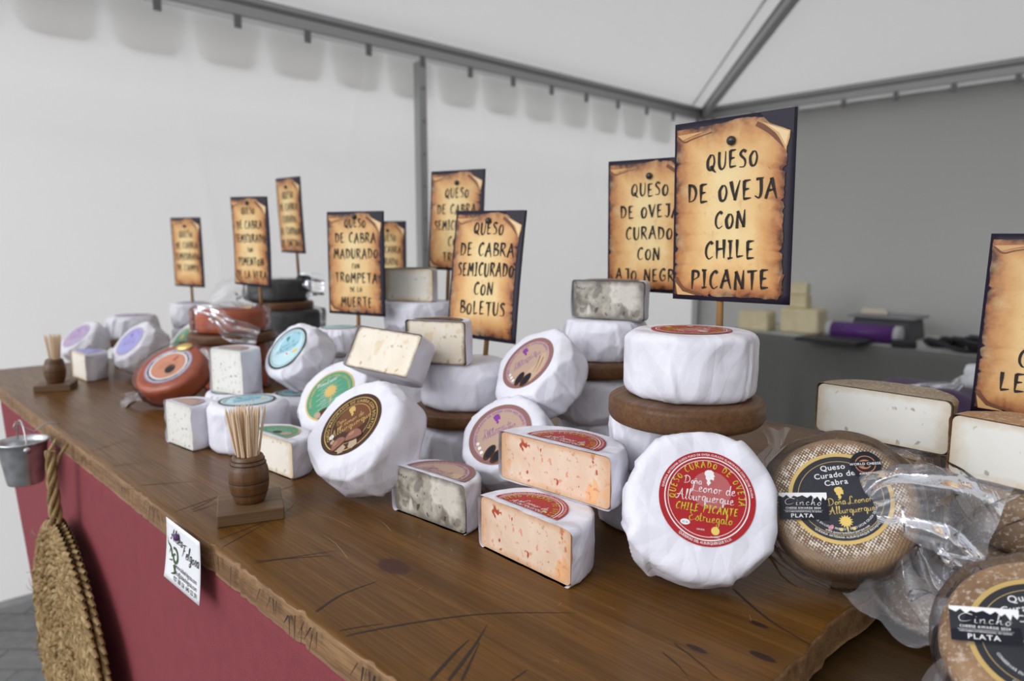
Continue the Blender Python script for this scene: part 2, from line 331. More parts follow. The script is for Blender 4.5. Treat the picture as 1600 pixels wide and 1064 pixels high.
SC_ = {  # flowing script; x-height .45
 'D': (.74, '.18,.9 .12,.04/-.05,.82 .3,.98 .66,.72 .56,.22 .1,.02 -.06,.1'), 'L': (.62, '.56,.80 .46,1.0 .28,.9 .22,.45 .10,.0 -.10,.06 .04,.20 .30,.06 .64,.02'), 'A': (.78, '-.08,.06 .1,.08 .34,.6 .5,1/.5,1 .5,.5 .6,.0 .74,.1/.04,.4 .34,.46 .66,.4'), 'F': (.6, '.3,.9 .16,.3 .0,-.04/.0,.84 .3,.96 .68,.98/.14,.48 .46,.54'), 'C': (.9, '.86,.84 .4,.98 .02,.6 .16,.16 .6,.2 .8,.34'), 'E': (.56, '.54,.88 .26,1.0 .10,.76 .32,.54/.32,.54 .02,.34 .12,.0 .54,.16'), 'M': (.8, '.02,.0 .16,.9/.16,.9 .34,.2/.34,.2 .58,.95/.58,.95 .7,.0 .82,.1'),
 'a': (.42, '.36,.42 .14,.44 .06,.12 .22,.02 .36,.4/.36,.4 .34,.06 .48,.08'), 'b': (.4, '.04,.1 .22,.9 .14,.9 .1,.1 .28,.02 .34,.3 .16,.36'), 'c': (.34, '.3,.36 .16,.44 .05,.2 .16,.02 .36,.1'), 'd': (.44, '.34,.4 .14,.44 .06,.12 .22,.02 .36,.3/.44,.92 .36,.3 .36,.04 .5,.08'), 'e': (.36, '.06,.2 .26,.28 .26,.44 .1,.36 .08,.06 .24,.02 .42,.12'),
 'g': (.42, '.36,.42 .14,.44 .08,.14 .24,.06 .36,.4/.36,.4 .3,-.3 .1,-.36 .12,-.16 .46,.08'), 'h': (.44, '.02,.06 .22,.9 .14,.9 .1,.02/.1,.2 .28,.44 .32,.06 .48,.08'), 'i': (.22, '.06,.42 .06,.06 .24,.08/.1,.62 .12,.66'), 'l': (.24, '.02,.08 .2,.9 .12,.92 .08,.06 .26,.08'), 'n': (.44, '.04,.42 .05,.02/.06,.24 .24,.44 .32,.3 .3,.04 .48,.08'), 'o': (.4, '.2,.44 .05,.22 .16,.02 .34,.2 .22,.44 .44,.34'), 'q': (.42, '.36,.42 .14,.44 .06,.14 .22,.06 .36,.4/.36,.42 .3,-.38 .46,.06'),
 'r': (.30, '.03,.4 .08,.44 .05,.02/.06,.26 .16,.42 .32,.38'), 's': (.32, '-.02,.06 .18,.50/.18,.50 .30,.22 .18,.0 .02,.06'), 't': (.28, '.16,.8 .08,.1 .2,.02 .32,.1/.0,.5 .28,.54'), 'u': (.44, '.04,.42 .06,.06 .26,.1 .34,.42/.34,.42 .32,.06 .48,.08'), 'ñ': (.44, '.04,.42 .05,.02/.06,.24 .24,.44 .32,.3 .3,.04 .48,.08/.08,.62 .18,.68 .3,.62'), 'y': (.42, '.05,.42 .12,.08 .3,.16 .36,.42/.36,.42 .28,-.34 .08,-.34 .44,.08'), ' ': (.25, '')}
def _strokes(s): return [[tuple(map(float, p.split(','))) for p in q.split()] for q in s.split('/') if q.strip()]
BR = {k: (w, _strokes(s)) for k, (w, s) in BR.items()}; SC_ = {k: (w, _strokes(s)) for k, (w, s) in SC_.items()}

class Art:
    """flat printed layers; every layer lies a hair above the one below"""
    def __init__(s, step=0.00012, half=False): s.V = []; s.F = []; s.I = []; s.mats = []; s.step = step; s.half = half; s.k = 1; s.seed = random.Random(5)
    def mi(s, m):
        if m not in s.mats: s.mats.append(m)
        return s.mats.index(m)
    def up(s): s.k += 1
    def put(s, P, F, m):
        if s.half and min(p[1] for p in P) < -1e-6: return
        n = len(s.V); s.V += [(p[0], p[1], s.k) for p in P]; s.F += [[i + n for i in f] for f in F]; s.I += [s.mi(m)] * len(F)
    def poly(s, P, m): s.put(P, [tuple(range(len(P)))], m)
    def ell(s, x, y, a, b, m, rot=0, n=28):
        c, t = math.cos(rot), math.sin(rot)
        s.poly([(x + a * math.cos(q) * c - b * math.sin(q) * t, y + a * math.cos(q) * t + b * math.sin(q) * c) for q in (2 * math.pi * k / n for k in range(n))], m)
    def disc(s, r, m, n=72):
        if s.half: s.poly([(r * math.cos(math.pi * k / 36), r * math.sin(math.pi * k / 36)) for k in range(37)], m)
        else: s.ell(0, 0, r, r, m, n=n)
    def ring(s, r0, r1, m, n=72):
        e = math.pi if s.half else 2 * math.pi; P = []
        for k in range(n + 1): q = e * k / n; P += [(r0 * math.cos(q), max(r0 * math.sin(q), 0) if s.half else r0 * math.sin(q)), (r1 * math.cos(q), max(r1 * math.sin(q), 0) if s.half else r1 * math.sin(q))]
        s.put(P, [(2 * k, 2 * k + 1, 2 * k + 3, 2 * k + 2) for k in range(n)], m)
    def ribbon(s, P, w0, w1, m, flatpen=0.0):
        """brush stroke tapering from w0 to w1"""
        n = len(P); V = []
        for i, p in enumerate(P):
            a = P[max(i - 1, 0)]; b = P[min(i + 1, n - 1)]; dx, dy = b[0] - a[0], b[1] - a[1]; L = math.hypot(dx, dy) or 1; t = i / (n - 1)
            w = (w0 + (w1 - w0) * t) * (0.55 + 0.45 * math.sin(math.pi * min(1, 0.25 + t * 0.8))) * 0.5
            if flatpen: w *= 1 - flatpen + flatpen * abs(dx * 0.5 - dy * 0.86) / L * 1.2
            V += [(p[0] - dy / L * w, p[1] + dx / L * w), (p[0] + dy / L * w, p[1] - dx / L * w)]
        s.put(V, [(2 * k, 2 * k + 1, 2 * k + 3, 2 * k + 2) for k in range(n - 1)], m)
    def width(s, txt, font, gap): return sum(font[c][0] + gap for c in txt) - gap
    def hand(s, txt, x, y, h, m, font=None, wt=0.15, gap=0.16, rot=0, slant=0.0, jit=0.03, xs=1.0, arc=None, flatpen=0.35):
        """hand lettering centred at x, baseline y; arc = (radius, start angle, direction)"""
        font = font or BR; W = s.width(txt, font, gap) * h * xs; cx = -W / 2; cr, sr = math.cos(rot), math.sin(rot)
        for ch in txt:
            w, st = font[ch]; rj = s.seed.uniform(-jit, jit)
            for P in st:
                Q = []
                for (a, b) in spline(P):
                    px = (a + slant * b) * h * xs; py = (b + rj) * h
                    if arc:
                        r, a0, sg = arc; q = a0 - sg * (cx + w * h * xs / 2) / r; lx = px - w * h * xs / 2
                        tx, ty = (math.sin(q), -math.cos(q)) if sg > 0 else (-math.sin(q), math.cos(q)); nx, ny = (math.cos(q), math.sin(q)) if sg > 0 else (-math.cos(q), -math.sin(q))
                        Q.append((r * math.cos(q) + tx * lx + nx * py, r * math.sin(q) + ty * lx + ny * py))
                    else: Q.append((x + (cx + px) * cr - py * sr, y + (cx + px) * sr + py * cr))
                if not (s.half and min(q[1] for q in Q) < 0.001): s.ribbon(Q, wt * h * s.seed.uniform(.9, 1.15), wt * h * 0.55, m, flatpen)
            cx += (w + gap) * h * xs
    def type(s, txt, x, y, h, m, rot=0, shear=0.0, xs=1.0, arc=None, gap=1.0):
        """printed type, cap height about 0.73 h"""
        W = sum(glyph(c)[2] for c in txt if c != ' ') * h * xs + txt.count(' ') * 0.33 * h * xs; cx = -W / 2; cr, sr = math.cos(rot), math.sin(rot)
        for ch in txt:
            if ch == ' ': cx += 0.33 * h * xs; continue
            V, F, adv = glyph(ch); w = adv * h * xs; P = []
            for (a, b) in V:
                px = (a + shear * b) * h * xs; py = b * h
                if arc:
                    r, a0, sg = arc; q = a0 - sg * (cx + w / 2) / r; lx = px - w / 2
                    tx, ty = (math.sin(q), -math.cos(q)) if sg > 0 else (-math.sin(q), math.cos(q)); nx, ny = (math.cos(q), math.sin(q)) if sg > 0 else (-math.cos(q), -math.sin(q))
                    P.append((r * math.cos(q) + tx * lx + nx * py, r * math.sin(q) + ty * lx + ny * py))
                else: P.append((x + (cx + px) * cr - py * sr, y + (cx + px) * sr + py * cr))
            if P and not (s.half and min(p[1] for p in P) < 0.001): s.put(P, F, m)
            cx += w
    def build(s, name, parent, M=None, fn=None, scale=1.0):
        V = [(x * scale, y * scale, k * s.step) for x, y, k in s.V]
        if fn: V = [fn(*v) for v in V]
        return mesh(name, V, s.F, s.mats, parent, s.I, False, M)

I_RED = ink('label_red', (0.42, 0.018, 0.022)); I_RED2 = ink('label_pale_red', (0.50, 0.13, 0.13)); I_WHITE = ink('label_white', (0.88, 0.87, 0.87)); I_LIME = ink('label_lime', (0.62, 0.62, 0.04)); I_BLACK = ink('label_black', (0.012, 0.013, 0.02)); I_GOLD = flat('label_gold', (0.72, 0.50, 0.16), 0.3, 0.5, Metallic=0.55)
I_YEL = ink('label_yellow', (0.85, 0.62, 0.16)); I_MAUVE = ink('label_mauve_brown', (0.30, 0.15, 0.12)); I_TAN = ink('label_tan', (0.52, 0.36, 0.27)); I_PURPLE = ink('label_purple', (0.25, 0.05, 0.33)); I_SKIN = ink('label_garlic_skin', (0.60, 0.42, 0.28)); I_DKBROWN = ink('label_dark_brown', (0.065, 0.026, 0.012)); I_BROWN = ink('label_brown', (0.17, 0.062, 0.025))
I_CAP = ink('label_mushroom_cap', (0.30, 0.13, 0.085)); I_MUSHL = ink('label_cap_light', (0.42, 0.22, 0.15)); I_STEM = ink('label_mushroom_stem', (0.50, 0.36, 0.26)); I_GREEN = ink('label_green', (0.09, 0.33, 0.19)); I_LGREEN = ink('label_light_green', (0.38, 0.56, 0.45)); I_CYAN = ink('label_sky_blue', (0.36, 0.62, 0.72)); I_CYAN2 = ink('label_pale_blue', (0.55, 0.76, 0.82)); I_OLIVE = ink('label_dark_olive', (0.06, 0.075, 0.05)); I_TEAL = ink('label_teal', (0.05, 0.25, 0.26))
I_LAV = ink('label_lavender', (0.36, 0.36, 0.68)); I_LAV2 = ink('label_mauve', (0.46, 0.36, 0.52)); I_PEACH = ink('label_peach', (0.72, 0.33, 0.20)); I_NAVY = ink('label_navy', (0.06, 0.05, 0.13)); I_COPPER = ink('label_copper', (0.50, 0.20, 0.09)); I_PINKT = ink('label_rose', (0.62, 0.25, 0.30))

HEAD = [(-.10, -.50), (.06, -.28), (-.02, -.12), (.06, -.04), (.22, -.10), (.26, .02), (.22, .12), (.30, .18), (.22, .30), (.22, .46), (.04, .58), (-.20, .56), (-.36, .44), (-.38, .26), (-.28, .10), (-.30, -.02), (-.18, -.16), (-.22, -.32)]
def cameo(a, x, y, h, m, rot=0):
    c, t = math.cos(rot), math.sin(rot); a.poly([(x + (p * c - q * t) * h, y + (p * t + q * c) * h) for p, q in HEAD], m)
def sun(a, x, y, r, m):
    a.poly([(x + r * (1.0 if k % 2 else 0.66) * math.cos(math.pi * k / 14), y + r * (1.0 if k % 2 else 0.66) * math.sin(math.pi * k / 14)) for k in range(28)], m)

def art_red(half=False, rot=0):
    a = Art(half=half); a.disc(1, I_RED); a.up(); a.ring(.86, .885, I_WHITE); a.ring(.80, .812, I_WHITE)
    a.type('QUESERIA ARTESANA QUESO PURO DE OVEJA CURADO ELABORADO CON LECHE CRUDA', 0, 0, .062, I_WHITE, arc=(.915, math.pi / 2 + rot, 1), xs=.95)
    a.type('QUESERIAS DEL ALBURQUERQUE S.L.U.', 0, 0, .075, I_WHITE, arc=(.80, -math.pi / 2, -1) if False else (.955, -math.pi / 2, -1), xs=.8)
    if not half: a.ell(.08, .18, .42, .40, I_RED2)
    a.up()
    a.hand('QUESO CURADO DE OVEJA', 0, 0, .135, I_LIME, wt=.17, gap=.22, arc=(.655, math.pi / 2, 1), jit=.01, xs=1.1)
    if half:
        a.hand('Leonor de', .1, .17, .2, I_WHITE, SC_, .11, .04); a.hand('Alburquerque', 0, .03, .2, I_WHITE, SC_, .11, .04); a.ell(.5, .12, .07, .05, I_YEL)
    else:
        cameo(a, .05, .42, .32, I_WHITE); a.hand('Doña', -.30, .27, .17, I_WHITE, SC_, .10, .05); a.hand('Leonor de', .12, .11, .23, I_WHITE, SC_, .09, .05); a.hand('Alburquerque', -.04, -.08, .225, I_WHITE, SC_, .09, .03)
        a.hand('CHILE PICANTE', 0, -.30, .15, I_LIME, wt=.18, gap=.18, slant=.15, jit=.01); a.hand('Estruegalo', .1, -.5, .21, I_LIME, SC_, .085, .05)
        a.ell(-.42, -.55, .1, .06, I_WHITE); a.ell(.2, -.66, .085, .085, I_YEL); a.up(); a.type('ES 10', -.42, -.57, .05, I_TEAL); a.type('CRUDA', -.1, -.68, .045, I_WHITE); a.type('Sin Gluten', .2, -.8, .04, I_WHITE)
    return a
def art_garlic(half=False):
    a = Art(half=half); a.disc(1, I_MAUVE); a.up(); a.disc(.88, I_TAN); a.up(); a.ring(.855, .875, I_PURPLE)
    a.type('QUESO CURADO DE OVEJA CON AJO NEGRO', 0, 0, .11, I_PURPLE, arc=(.74, math.pi / 2, 1), xs=1.0)
    a.hand('Doña', -.3, .22, .14, I_PURPLE, SC_, .09, .05); a.hand('Leonor de', .1, .14, .16, I_PURPLE, SC_, .09, .05); a.hand('Alburquerque', 0, 0.02, .2, I_PURPLE, SC_, .085, .05)
    if not half:
        cameo(a, .05, .52, .34, I_PURPLE)
        for k in range(3): a.ell(-.72 + k * .03, -.02 - k * .17, .055, .055, I_WHITE)
        a.poly([(-.35, -.80), (-.1, -.42), (.35, -.28), (.62, -.05), (.72, -.15), (.6, -.5), (.3, -.78), (-.05, -.9)], I_SKIN); a.up()
        a.ell(-.42, -.48, .27, .15, I_DKBROWN, .7); a.ell(-.22, -.7, .27, .16, I_DKBROWN, .5); a.up(); a.ell(-.40, -.46, .21, .10, I_BLACK, .75); a.ell(-.2, -.69, .21, .11, I_BLACK, .5)
        a.ribbon(spline([(.5, -.1), (.3, -.4), (.1, -.6)]), .03, .01, I_BROWN); a.ribbon(spline([(.6, -.25), (.4, -.5), (.2, -.7)]), .03, .01, I_BROWN)
    else: a.poly([(.2, .05), (.5, .3), (.78, .3), (.85, .1), (.6, .02)], I_SKIN)
    return a
def art_mush(half=False):
    a = Art(half=half); a.disc(1, I_DKBROWN); a.up(); a.ring(.86, .885, I_GOLD); a.ring(.64, .66, I_GOLD) if half else a.ell(.15, .2, .58, .5, I_BROWN)
    a.up(); a.type('QUESO MADURADO DE CABRA CON BOLETUS', 0, 0, .135, I_GOLD, arc=(.72, math.pi / 2 - .25, 1), xs=.98)
    if half: a.ell(.2, .2, .2, .12, I_CAP); return a
    a.ring(.645, .66, I_GOLD); cameo(a, .1, .42, .34, I_GOLD); a.hand('Doña', -.3, .2, .15, I_GOLD, SC_, .09, .05); a.hand('Leonor de', .05, .06, .2, I_GOLD, SC_, .09, .05); a.hand('Alburquerque', .0, -.14, .24, I_GOLD, SC_, .085, .05)
    a.ell(-.64, -.12, .08, .08, I_WHITE); a.ell(-.62, -.32, .07, .07, I_STEM); a.up()
    for (x, y, s, r) in ((-.40, -.58, .92, .35), (.06, -.60, 1.0, -.15)):
        c, t = math.cos(r), math.sin(r); f = lambda P: [(x + (p * c - q * t) * s, y + (p * t + q * c) * s) for p, q in P]
        a.poly(f([(-.1, .05), (.1, .05), (.14, -.25), (-.02, -.33), (-.16, -.25)]), I_STEM); a.up(); a.poly(f([(.29 * math.cos(q), .02 + .30 * math.sin(q) if q < 3.1416 else .02 + .09 * math.sin(q)) for q in (k * 6.2832 / 26 for k in range(26))]), I_DKBROWN); a.up(); a.poly(f([(.265 * math.cos(q), .035 + .275 * math.sin(q) if q < 3.1416 else .035 + .04 * math.sin(q)) for q in (k * 6.2832 / 26 for k in range(26))]), I_CAP); a.up(); a.ell(*f([(-.07, .19)])[0], .10 * s, .055 * s, I_MUSHL, r + .3); a.up()
    return a
def art_green(half=False):
    a = Art(half=half); a.disc(1, I_GOLD); a.up(); a.disc(.94, I_GREEN); a.up(); a.type('QUESO SEMICURADO DE CABRA CON TRUFA', 0, 0, .12, I_GOLD, arc=(.76, math.pi / 2, 1))
    for k in range(11):
        y = .62 - k * .11; w = .62 * math.sqrt(max(0, 1 - (y / .9) ** 2)); a.ribbon([(-w * (.9 if k % 2 else .6), y - .06), (0, y), (w * (.6 if k % 2 else .9), y + .05)], .035, .02, I_LGREEN) if not (half and y < .06) else None
    a.up()
    if half: a.ell(.1, .22, .18, .14, I_DKBROWN); a.ell(.5, .3, .2, .18, I_STEM); return a
    sun(a, .05, .16, .30, I_GOLD); a.ribbon([(.05, -.1), (-.02, -.42)], .07, .03, I_GOLD); a.hand('Doña Leonor', -.05, .56, .16, I_WHITE, SC_, .14, .04); a.hand('Alburquerque', .1, -.3, .2, I_LGREEN, SC_, .09, .05)
    a.ell(-.3, -.66, .26, .2, I_DKBROWN, .2); a.ell(.24, -.66, .3, .24, I_DKBROWN, -.1); a.up(); a.ell(-.08, -.78, .2, .14, I_STEM, .1); a.ell(-.52, -.62, .12, .16, I_STEM, .6); return a
def art_blue(half=False, c=None):
    a = Art(half=half); a.disc(1, I_OLIVE); a.up(); a.disc(.90, I_CYAN2); a.up(); a.ell(.15, .2, .55, .45, I_CYAN) if not half else None; a.ring(.82, .835, I_OLIVE); a.up()
    a.type('QUESO SEMICURADO DE CABRA', 0, 0, .1, I_TEAL, arc=(.72, math.pi / 2, 1))
    if half: return a
    cameo(a, .05, .45, .3, I_TEAL); a.hand('Leonor de', 0, .12, .2, I_TEAL, SC_, .09, .05); a.hand('Alburquerque', 0, -.08, .22, I_TEAL, SC_, .09, .05); a.ell(0, -.32, .11, .11, I_WHITE); a.up(); a.ell(0, -.32, .05, .06, I_COPPER); a.ell(.4, -.4, .15, .08, I_YEL); return a
def art_lav(half=False, base=None):
    a = Art(half=half); a.disc(1, I_LAV2); a.up(); a.disc(.9, base or I_LAV); a.up(); a.type('QUESO SEMICURADO DE CABRA', 0, 0, .11, I_PURPLE, arc=(.7, math.pi / 2, 1))
    if not half: cameo(a, .0, .4, .3, I_PURPLE); a.hand('Leonor de', 0, .05, .2, I_PURPLE, SC_, .09, .05); a.hand('Alburquerque', 0, -.2, .2, I_PURPLE, SC_, .09, .05)
    return a
def art_papri():
    a = Art(); a.disc(1, I_LAV2); a.up(); a.disc(.93, I_WHITE); a.ring(.80, .90, I_NAVY); a.up(); a.disc(.72, I_PEACH); a.up(); a.ring(.66, .68, I_COPPER)
    a.type('QUESO DE CABRA AL PIMENTON', 0, 0, .1, I_WHITE, arc=(.81, math.pi / 2, 1)); a.hand('Leonor de', 0, .1, .18, I_COPPER, SC_, .09, .05); a.poly([(.1, .3), (.3, .5), (.36, .46), (.2, .26)], I_RED); a.ell(.12, -.22, .22, .26, I_BLACK); a.up(); a.hand('Alburquerque', -.05, -.1, .16, I_COPPER, SC_, .09, .05)
    return a
def art_black():
    a = Art(); a.disc(1, I_GOLD); a.up(); a.disc(.92, I_BLACK); a.up(); a.ring(.80, .81, I_GOLD)
    a.type('Queso', 0, .62, .17, I_WHITE); a.type('Curado de', 0, .45, .17, I_WHITE); a.type('Cabra', 0, .28, .17, I_WHITE)
    cameo(a, .02, .08, .26, I_YEL); a.hand('Doña Leonor', .16, -.16, .16, I_YEL, SC_, .10, .04); a.hand('Alburquerque', .16, -.35, .16, I_YEL, SC_, .10, .04)
    sun(a, 0, -.52, .14, I_YEL); a.ribbon([(0, -.62), (0, -.74)], .05, .03, I_YEL); a.ell(-.12, -.68, .035, .035, I_YEL); a.ell(.12, -.68, .035, .035, I_YEL); a.ell(-.3, -.62, .07, .04, I_PINKT, .8)
    for r, t in ((.70, 'CONSERVAR EN LUGAR FRESCO Y SECO LECHE CRUDA DE CABRA'), (.78, 'www.queseriadelalburquerque.com'), (.87, 'QUESERIA ARTESANA ALBURQUERQUE BADAJOZ')): a.type(t, 0, 0, .062, I_WHITE, arc=(r, -math.pi / 2, -1), xs=.9)
    return a
def art_cincho():
    a = Art(); a.poly([(-1, -.62), (1, -.62), (1, .62), (-1, .62)], I_BLACK); a.up()
    a.poly([(-1, .62), (-1, .5), (-.8, .40), (-.66, .52), (-.5, .36), (-.36, .48), (-.2, .42), (0, .5), (.2, .38), (.36, .5), (.5, .34), (.62, .44), (.75, .2), (.82, .42), (.94, .26), (1, .4), (1, .62)], I_WHITE)
    a.hand('Cincho', 0, .02, .36, I_WHITE, SC_, .07, .12, xs=1.25, slant=.1); a.type('CHEESE AWARDS 2024', 0, -.14, .13, I_WHITE); a.ribbon([(-.8, -.2), (0, -.2), (.8, -.2)], .012, .012, I_WHITE); a.type('CERTAMEN INTERNACIONAL DE QUESO', 0, -.29, .075, I_WHITE); a.type('PLATA', -.05, -.53, .25, I_WHITE, xs=1.15); return a
def art_award():
    a = Art(); a.disc(1, I_BLACK); a.up(); a.ring(.60, .66, I_COPPER); a.ell(-.05, .0, .42, .36, I_COPPER); a.up(); a.ell(.05, -.05, .2, .2, I_BLACK); a.up(); a.poly([(-.95, -.13), (.95, -.13), (.95, .22), (-.95, .22)], I_BLACK); a.up(); a.type('WORLD CHEESE', 0, -.06, .25, I_WHITE); a.type('AWARDS', 0, -.78, .2, I_WHITE); return a

# ---------------------------------------------------------------- cheese shapes
def squeeze(P, H, seed, n, depth, keep_r):
    """press the rounded solid against a few random planes: the facets of folded paper"""
    rnd = random.Random(seed); cz = np.array([0, 0, H / 2]); Q = P - cz
    for k in range(n):
        th = 2 * math.pi * (k + rnd.uniform(-.35, .35)) / n; el = rnd.choice([0, 20, 45, -45, 32, -35, 10, -12]) + rnd.uniform(-10, 10)
        nv = np.array([math.cos(th) * math.cos(R(el)), math.sin(th) * math.cos(R(el)), math.sin(R(el))]); d = (Q @ nv).max() * (1 - depth * rnd.uniform(.6, 1.3))
        e = np.maximum(Q @ nv - d, 0); Q = Q - e[:, None] * nv
    return Q + cz

def wheel_grid(Rd, H, n, corner, cr=5, side=9, caps=5):
    prof = [(Rd - corner) * t / caps for t in range(1, caps + 1)]; rows = [(r, 0.0) for r in prof]
    for k in range(1, cr + 1): q = math.pi / 2 * k / cr; rows.append((Rd - corner + corner * math.sin(q), corner - corner * math.cos(q)))
    for k in range(1, side): rows.append((Rd, corner + (H - 2 * corner) * k / side))
    for k in range(0, cr + 1): q = math.pi / 2 * k / cr; rows.append((Rd - corner + corner * math.cos(q), H - corner + corner * math.sin(q)))
    rows += [(r, H) for r in prof[::-1][1:]]
    th = np.arange(n) * 2 * math.pi / n; V = [(0, 0, 0)]
    P = np.concatenate([np.stack([r * np.cos(th), r * np.sin(th), np.full(n, z)], 1) for r, z in rows])
    V = np.concatenate([[[0, 0, 0]], P, [[0, 0, H]]]); m = len(rows); F = []
    for j in range(n): F.append((0, 1 + (j + 1) % n, 1 + j))
    for k in range(m - 1):
        for j in range(n): F.append((1 + k * n + j, 1 + k * n + (j + 1) % n, 1 + (k + 1) * n + (j + 1) % n, 1 + (k + 1) * n + j))
    for j in range(n): F.append((1 + (m - 1) * n + j, 1 + (m - 1) * n + (j + 1) % n, 1 + m * n))
    return V, F

def paper_shape(Rd, H, seed, corner=0.012, n=180, planes=11, depth=0.05, pleat=0.0042):
    V, F = wheel_grid(Rd * 1.01, H, n, corner, side=14)
    V = squeeze(V, H, seed, planes, depth, 0)
    rnd = random.Random(seed + 9); th = np.arctan2(V[:, 1], V[:, 0]); rad = np.hypot(V[:, 0], V[:, 1]) + 1e-9; zz = V[:, 2] / H
    w = np.clip((rad / Rd - 0.74) / 0.16, 0, 1); d = np.zeros(len(V))
    for k in range(rnd.randint(9, 13)):                       # overlapping vertical pleats, each with one sharp edge
        t0 = rnd.uniform(-math.pi, math.pi); lean_ = rnd.uniform(-.35, .35); sg = rnd.choice((-1, 1)); wd = rnd.uniform(.16, .5)
        a = ((th - t0 - lean_ * (zz - .5)) * sg + math.pi) % (2 * math.pi) - math.pi
        d += np.where((a > 0) & (a < wd), (1 - a / wd) * np.clip(a / .045, 0, 1), 0) * rnd.uniform(.5, 1.1) * np.clip(1.15 - zz * rnd.uniform(.1, .9), 0, 1)
    d *= pleat
    nz = vnoise(V, seed, 14) * .0020 + (1 - np.abs(vnoise(V, seed + 3, 26))) * .0014 + (1 - np.abs(vnoise(V, seed + 5, 70))) * .0003
    d = (d + nz) * w
    V[:, 0] += V[:, 0] / rad * d; V[:, 1] += V[:, 1] / rad * d
    edge = np.clip((rad / Rd - .66) / .2, 0, 1); V[:, 2] += np.where(zz > .5, 1, -.3) * (vnoise(V, seed + 7, 30) * .0009) * edge
    V[:, 2] = np.maximum(V[:, 2], 0)
    return V, F

def wheel(base, nrm, Rd, H, seed, label, art=None, lr=.044, lrot=0.0, mat=None, group=None, planes=16, depth=.075, xh=(1, 0, 0), loff=(0, 0), name='whole_cheese', lm=None):
    t = thing(name, label, 'cheese', axes(base, nrm, xh), group)
    V, F = paper_shape(Rd, H, seed, planes=planes, depth=depth); mesh('paper_wrapper', V, F, mat or PAPER, t)
    if art: art.build('label_sticker', t, Matrix.Translation((loff[0], loff[1], H + .0007)) @ Matrix.Rotation(lrot, 4, 'Z'), None, lr)
    return t

def half_shape(W, D, H, corner, ins=0.0, nt=44, power=2.3):
    """rows over the curved side of a half wheel: top, rounded edge, side, rounded edge, bottom"""
    th = np.linspace(0, math.pi, nt); cx = np.sign(np.cos(th)) * np.abs(np.cos(th)) ** (2 / power); sy = np.abs(np.sin(th)) ** (2 / power)
    ax, ay = (W / 2 - ins) * cx, (D - ins) * sy; nx = np.cos(th); ny = np.sin(th); rows = []
    def row(off, z): return np.stack([ax - nx * off, np.maximum(ay - ny * off, 0), np.full(nt, z)], 1)
    h = H - ins; lo = ins; top = row(corner, h)
    for k in range(7): r = top.copy(); r[:, 1] = top[:, 1] * k / 7; rows.append(r)
    for k in range(6): q = math.pi / 2 * k / 5; rows.append(row(corner * (1 - math.sin(q)), h - corner * (1 - math.cos(q))))
    for k in range(1, 12): rows.append(row(0, h - corner + (lo + corner - h + corner) * k / 12))
    for k in range(6): q = math.pi / 2 * k / 5; rows.append(row(corner * (1 - math.cos(q)), lo + corner * (1 - math.sin(q))))
    bot = row(corner, lo)
    for k in range(1, 8): r = bot.copy(); r[:, 1] = bot[:, 1] * (7 - k) / 7; rows.append(r)
    return rows

